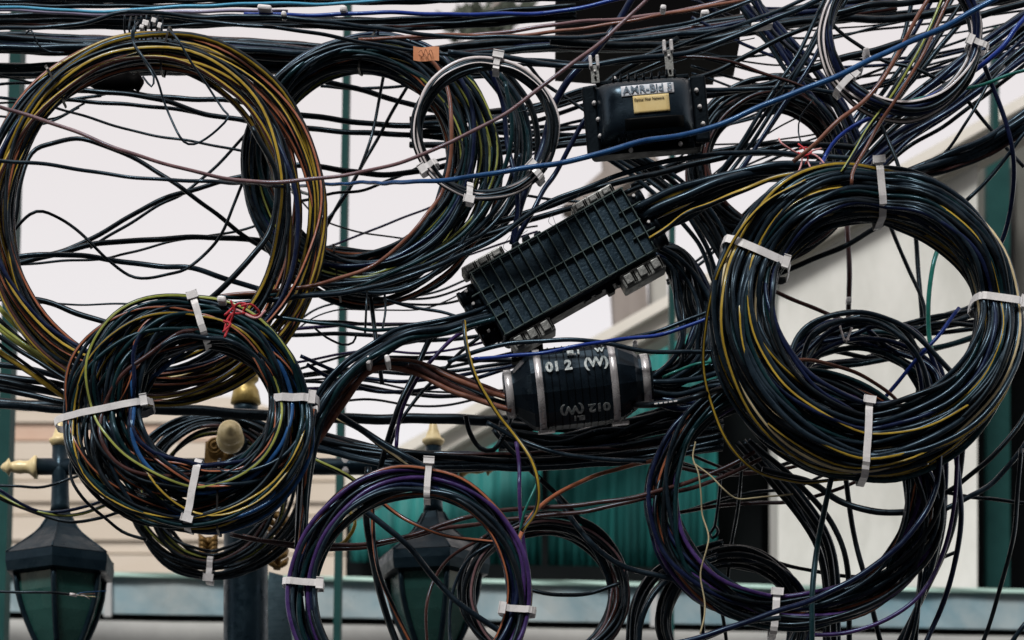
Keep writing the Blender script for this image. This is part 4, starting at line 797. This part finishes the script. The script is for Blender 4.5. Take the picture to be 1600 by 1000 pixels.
# silver ties and tags wrapped on single wires and arms
def wrap(label, x, y, w, h, d, rot=0.0, m=TIE, t=.02):
    c = P(x, y, d)
    o = box('tie_band', (-S(w, d) / 2, -t, -S(h, d) / 2), (S(w, d) / 2, t, S(h, d) / 2), m, None, min(S(min(w, h), d), t) * .35, 2, rot)
    o.location = c; tag(o, label, 'cable tie'); return o
wrap('silver tape round the lamp arm beside the mixed coil', 540, 727, 12, 30, DL, 0, t=.023)
wrap('small silver tape on the top wires left of the tagged coil', 537, 17, 11, 10, 7.95, .1)
wrap('crumpled pale tape on the top wires above the largest coil gap', 414, 15, 22, 8, 7.95, .1)
wrap('pale tape scrap on the top wires beside the crumpled one', 444, 25, 8, 8, 7.95, .3)
wrap('silver tape on the slate wire above the labelled closure', 1101, 23, 13, 8, 8.0, -.1)
wrap('small silver tag on the black box wires', 1036, 15, 9, 8, 8.0, .1)
wrap('long silver tape on the dark cable near the navy bundle', 1190, 41, 34, 7, 7.95, -.12)
wrap('silver tape on the cable inside the corner coil', 1353, 86, 9, 16, 7.75, -.15)
wrap('short white tape under it inside the corner coil', 1341, 110, 14, 9, 7.75, .1)
wrap('silver tape on the upright brown cable', 1326, 470, 9, 10, 8.68, 0, t=.012)
wrap('silver tape on the arching brown cables', 577, 568, 8, 14, 7.84, .2, t=.035)
wrap('second silver tape on the arching brown cables', 606, 566, 8, 13, 7.84, -.3, t=.035)
wrap('pale tape where cables enter over the mixed coil', 347, 470, 14, 10, 7.66, .1)

card = thing('tag_card', 'orange card hung on the wires over the tagged coil', 'tag', P(666, 97, 7.9))
bm = bmesh.new(); g = []
for i in range(7):
    for j in range(2):
        x = 646 + 40 * i / 6; y = 72 + 22 * j + 2 * (i / 6) + 0.6 * math.sin(i)
        g.append(bm.verts.new(P(x, y, 7.9) - card.location + Vector((0, .004 * math.sin(i * .8), 0))))
for i in range(6): bm.faces.new((g[2 * i], g[2 * i + 1], g[2 * i + 3], g[2 * i + 2]))
o = bm_obj('card', bm, TAGO, card); md = o.modifiers.new('thickness', 'SOLIDIFY'); md.thickness = .0015
for j in range(2): # faint handwriting strokes
    pts = [(654 + 2.2 * i, 81 + 6 * j + 1.6 * math.sin(i * 2.1 + j)) for i in range(11)]
    cable(pts, .45, 'copper', 7.893, card, name='handwriting', sides=5, wob=0, step=2)

# ------------------------------------------------------------------ ribbed splice closure
d = 7.85; s = S(1, d)
rc = thing('splice_closure', 'large ribbed black splice closure tilted between the coils', 'splice closure', P(880, 412, d), roty=math.radians(-29.5))
Lh, Wh = 137 * s, 56 * s
box('lid', (-Lh, -.010, -Wh), (Lh, .045, Wh), CASE, rc, .006)
box('base_shell', (-Lh * .97, .046, -Wh * .98), (Lh * .97, .15, Wh * .9), CASED, rc, .018, 3)
for i in range(17):
    x = -Lh + 2 * Lh * (i + .15) / 16.3
    box('cross_rib', (x - .0011, -.024, -Wh * .99), (x + .0011, -.0101, Wh * .99), RIBM, rc, .0006, 1)
for z in (-.98, -.02, .98): box('long_rib', (-Lh, -.0215 if abs(z) < .5 else -.0225, Wh * z - .0016), (Lh, -.0102, Wh * z + .0016), RIBM, rc, .0006, 1)
for z in (-.42, .40):
    for k_ in (-1, 1): box('long_rib', (k_ * Lh * .96 - .03, -.019, Wh * z - .0014), (k_ * Lh * .96 + .03 , -.0103, Wh * z + .0014), RIBM, rc, .0005, 1)
box('rim_flange', (-Lh * 1.02, .018, -Wh * 1.13), (Lh * 1.02, .034, -Wh * 1.005), CASED, rc, .003)
box('rim_flange', (-Lh * 1.02, .018, Wh * 1.005), (Lh * 1.02, .034, Wh * 1.12), CASED, rc, .003)
for sx, sz in ((-.78, 1), (.66, 1), (-.70, -1), (.74, -1)):
    big = 1.0 if sz < 0 else .65
    z0 = sz * Wh * (1.16 if sz > 0 else 1.30)
    x0, x1 = sx * Lh - 36 * s, sx * Lh + 36 * s
    cl = box('clip', (x0, -.004, z0 - 12 * s * big), (x1, .055, z0 + 12 * s * big), CLIPM, rc, .004)
    for i in range(3):
        xx = x0 + (x1 - x0) * (i + .5) / 3
        box('catch', (xx - 7 * s, -.012, z0 - 7 * s * big), (xx + 6 * s, -.0045, z0 + 8 * s * big), CLIPM, cl, .002)
        for q in (-1.5, 1.5): box('slot_rib', (xx + (9 + q) * s, -.010, z0 - 8 * s * big), (xx + (10 + q) * s, -.0045, z0 + 8 * s * big), SHEET, cl)
for i in range(14):
    x = -Lh * .9 + Lh * 1.8 * i / 13; sz = rnd.choice((1, -1, -1))
    zc = sz * Wh * rnd.uniform(1.1, 1.2)
    box('lug', (x - 6 * s, .02, zc - rnd.uniform(3, 8) * s), (x + 6 * s, .05, zc + 5 * s), CASED, rc, .003)
for k_, zs in ((-1, (-.72, -.25, .25, .7)), (1, (-.68, -.22, .25, .72))):
    for z in zs:
        lathe('port', [(0, 15 * s), (10 * s, 15 * s), (11 * s, 13 * s), (24 * s, 12 * s), (25 * s, 14 * s), (30 * s, 14 * s), (31 * s, 9 * s)] if k_ > 0 else
              [(0, 15 * s), (-10 * s, 15 * s), (-11 * s, 13 * s), (-24 * s, 12 * s), (-25 * s, 14 * s), (-30 * s, 14 * s), (-31 * s, 9 * s)], CASED, rc, 'X', 16, (k_ * (Lh - 2 * s), .045, Wh * z * .9))
        lathe('screw', [(-.008, .0035), (-.002, .0045), (0, .0045)], BOLT, rc, 'Y', 10, (k_ * (Lh + 14 * s), .026, Wh * z * .9 + 6 * s))
for i in range(9):   # frayed hairs of wire along the top edge
    x = -Lh * .9 + Lh * 1.5 * rnd.random()
    pts = [(x, .01, Wh), (x + rnd.uniform(-.02, .02), 0, Wh + .02), (x + rnd.uniform(-.03, .03), -.01, Wh + rnd.uniform(.02, .045))]
    link('stray_wire', tube_mesh('stray_wire', catmull(pts, .004), .0006, 5), M['slate'], rc)

# ------------------------------------------------------------------ banded closure
d = 7.9; s = S(1, d)
bc = thing('splice_closure', 'round black closure with steel bands and white stencilled 012', 'splice closure', P(902, 604, d), roty=math.radians(-6.5))
a0 = math.radians(18)
def L(name, pr, m, n=12, sm=False, par=bc): return lathe(name, [(a * s, r * s) for a, r in pr], m, par, 'X', n, (0, 0, 0), sm, a0)
L('body', [(-115, 30), (-114, 34), (-99, 35), (-80, 53), (-72, 60), (-66, 61), (58, 61), (66, 59), (90, 45), (97, 37), (116, 36), (117, 30)], DOME, 12)
L('body_sleeve', [(-62, 60.8), (-61, 62), (42, 62.6), (44, 61.5)], DOME, 12)
for i in range(9):
    x = -52 + i * 11.2
    L('sleeve_rib', [(x - .9, 61.8), (x - .8, 63.4), (x + .8, 63.4), (x + .9, 61.8)], CASED, 12)
for (x, r, w) in ((-60, 63.2, 5.5), (56, 63.4, 5.5), (-107, 37, 6), (107, 38, 6)):
    L('steel_band', [(x - w, r - 3), (x - w + .3, r), (x + w - .3, r), (x + w, r - 3)], STEEL, 24, True)
for x in (-60, 56):
    box('band_screw', ((x - 9) * s, -.016, -68 * s), ((x + 18) * s, .004, -64 * s), STEEL, bc, .002)
lathe('valve', [(0, .006), (.012, .006), (.013, .004), (.02, .004)], STEEL, bc, 'Z', 10, (96 * s, -.03, 46 * s))
def ang_text(body, x, deg, size, m, flip=False, r=63.8, sx=1.0, bold=.0012):
    t = math.radians(deg)  # 0 = facing camera, 90 = straight up
    loc = (x * s, -math.cos(t) * r * s, math.sin(t) * r * s)
    o = text('lettering', body, size * s, m, bc, loc, (math.pi / 2 - t, 0, 0), bold, sx)
    if flip: o.rotation_euler = (math.pi / 2 - t, math.pi, 0) if False else (math.pi / 2 - t, 0, 0); o.rotation_mode = 'XYZ'
    if flip:
        o.rotation_mode = 'QUATERNION'
        o.rotation_quaternion = (Matrix.Rotation(math.pi / 2 - t, 3, 'X') @ Matrix.Rotation(math.pi, 3, 'Z')).to_quaternion()
    return o
ang_text('01 2', -28, 16, 23, INK, r=64.6, bold=.0015); ang_text('(W)', 30, 16, 23, INK, r=64.6, bold=.0013); ang_text('El.1', -2, 38, 15, INK); ang_text('W', 38, 38, 13, INK)
ang_text('012 (W)', 6, -47, 19, INK, True, sx=1.2); ang_text('El.1', -4, -62, 13, INK, True)

# ------------------------------------------------------------------ labelled closure on brackets
d = 7.85; s = S(1, d)
ac = thing('splice_closure', 'black domed closure with a yellow label hanging on two brackets', 'splice closure', P(1009, 173, d), roty=math.radians(-5))
bm = bmesh.new(); nu, nv = 40, 20; grid = []
for i in range(nu + 1):
    row = []
    for j in range(nv + 1):
        u = -1 + 2 * i / nu; v = -1 + 2 * j / nv
        h = max(0, (1 - abs(u) ** 5)) ** .5 * max(0, (1 - abs(v) ** 4.5)) ** .5
        row.append(bm.verts.new((u * 76 * s, .03 - .085 * h, v * 48 * s)))
    grid.append(row)
for i in range(nu):
    for j in range(nv): bm.faces.new((grid[i][j], grid[i + 1][j], grid[i + 1][j + 1], grid[i][j + 1]))
bmesh.ops.recalc_face_normals(bm, faces=bm.faces)
dome = bm_obj('dome', bm, DOME, ac, True)
box('back_shell', (-88 * s, .031, -54 * s), (88 * s, .10, 50 * s), CASED, ac, .012, 3)
box('flange', (-96 * s, .012, -58 * s), (-74 * s, .034, 50 * s), CASED, ac, .006)
box('flange', (74 * s, .012, -52 * s), (98 * s, .034, 52 * s), CASED, ac, .006)
box('flange', (-73 * s, .014, -60 * s), (73 * s, .03, -50 * s), CASED, ac, .003)
box('flange', (-73 * s, .014, 49 * s), (73 * s, .03, 56 * s), CASED, ac, .003)
for x, z in ((-79, 21), (-75, -5), (-74, -31), (-44, 56), (82, 27), (85, 1), (88, -26), (-28, -57), (50, -54), (44, 58)):
    lathe('bolt', [(-.010, .002), (-.008, .0045), (-.002, .0055), (0, .0055)], BOLT, ac, 'Y', 12, (x * s, .012, z * s))
for i in range(9):
    x = -48 + i * 12
    box('fin', (x * s, -.012, 50 * s), ((x + 3) * s, .02, (57 + rnd.uniform(0, 3)) * s), CASED, ac, .0008, 1)
    box('fin', (x * s, -.026, -50 * s), ((x + 2.4) * s, .0, -41 * s), CASED, ac, .0008, 1)
for x, zt in ((-74, 92), (43, 106)):
    bk = box('hanging_bracket', ((x - 6.5) * s, .000, 50 * s), ((x + 6.5) * s, .004, (zt - 14) * s), CLIPM, ac, .001)
    box('bracket_lug', ((x - 8) * s, -.010, (zt - 18) * s), ((x - 3) * s, .012, zt * s), STEEL, bk, .002)
    box('bracket_lug', ((x + 3) * s, -.010, (zt - 18) * s), ((x + 8) * s, .012, zt * s), STEEL, bk, .002)
    for zz_ in (58, zt - 24): lathe('bolt', [(-.006, .0018), (-.005, .003), (0, .003)], SHEET if zz_ == 58 else BOLT, bk, 'Y', 10, (x * s, -.0003, zz_ * s))
def plaque(name, x0, z0, x1, z1, m, lift):
    bm = bmesh.new(); G = []
    n = 8
    for i in range(n + 1):
        for j in range(n + 1):
            X = x0 + (x1 - x0) * i / n; Z = z0 + (z1 - z0) * j / n
            u, v = X / 76, Z / 48
            h = max(0, (1 - abs(u) ** 5)) ** .5 * max(0, (1 - abs(v) ** 4.5)) ** .5
            G.append(bm.verts.new((X * s, .03 - .085 * h - lift, Z * s)))
    for i in range(n):
        for j in range(n): bm.faces.new((G[i * (n + 1) + j], G[(i + 1) * (n + 1) + j], G[(i + 1) * (n + 1) + j + 1], G[i * (n + 1) + j + 1]))
    bmesh.ops.recalc_face_normals(bm, faces=bm.faces)
    o = bm_obj(name, bm, m, ac, True); o.modifiers.new('thickness', 'SOLIDIFY').thickness = .0006
    return o
plaque('white_label', -38, 12, 44, 29, LABELW, .0028)
plaque('yellow_label', -21, -16, 35, 11, LABELY, .0034)
plaque('dark_strip', -36, -38, 56, -22, mat('old_glue_film', (.001, .002, .003), .5, spec=.1), .0010)
tilt = math.radians(90 - 22)
text('lettering', 'AMR-Bld 5', 16 * s, INKB, ac, (3 * s, -.0592, 20.5 * s), (math.radians(84), 0, 0), .0006, 1.08)
text('lettering', 'Optical Fiber Network', 5.6 * s, INKD, ac, (4 * s, -.0600, 4.5 * s), (math.radians(89), 0, 0), .0001, .9)
for i in range(14):
    x = rnd.uniform(-60, 60); sz = rnd.choice((1, 1, -1))
    p0 = Vector((x * s, .0, sz * 49 * s)); p1 = p0 + Vector((rnd.uniform(-8, 8) * s, -.01, sz * rnd.uniform(4, 9) * s))
    link('stray_wire', tube_mesh('stray_wire', [p0, (p0 + p1) / 2 + Vector((.003, 0, 0)), p1], .0004, 5), M['slate'], ac)
mk = thing('marked_cable', 'black cable with a dashed white marking leaving the banded closure', 'cable', P(1010, 640, 7.8))
cable([(950, 640), (985, 635), (1020, 631), (1060, 626), (1100, 618), (1150, 600)], 5.0, 'black', [8.0, 7.9, 7.8, 7.8, 7.8, 7.95], mk, wob=0)
for i in range(5):
    pc = P(1025 + i * 7.6, 630.6 - i * 1.0, 7.8 - .0078) - mk.location
    box('marking', pc - Vector((S(2.7, 7.8), .0006, S(1.1, 7.8))), pc + Vector((S(2.7, 7.8), .0006, S(1.1, 7.8))), BOLT, mk, rot=-.13)
# black strap hanging under the ribbed closure
o = quadbox('support_strap', [(797, 520), (846, 508), (850, 560), (800, 566)], 8.05, 0.03, SHEET); tag(o, 'wide black strap joining ribbed and banded closures', 'strap')
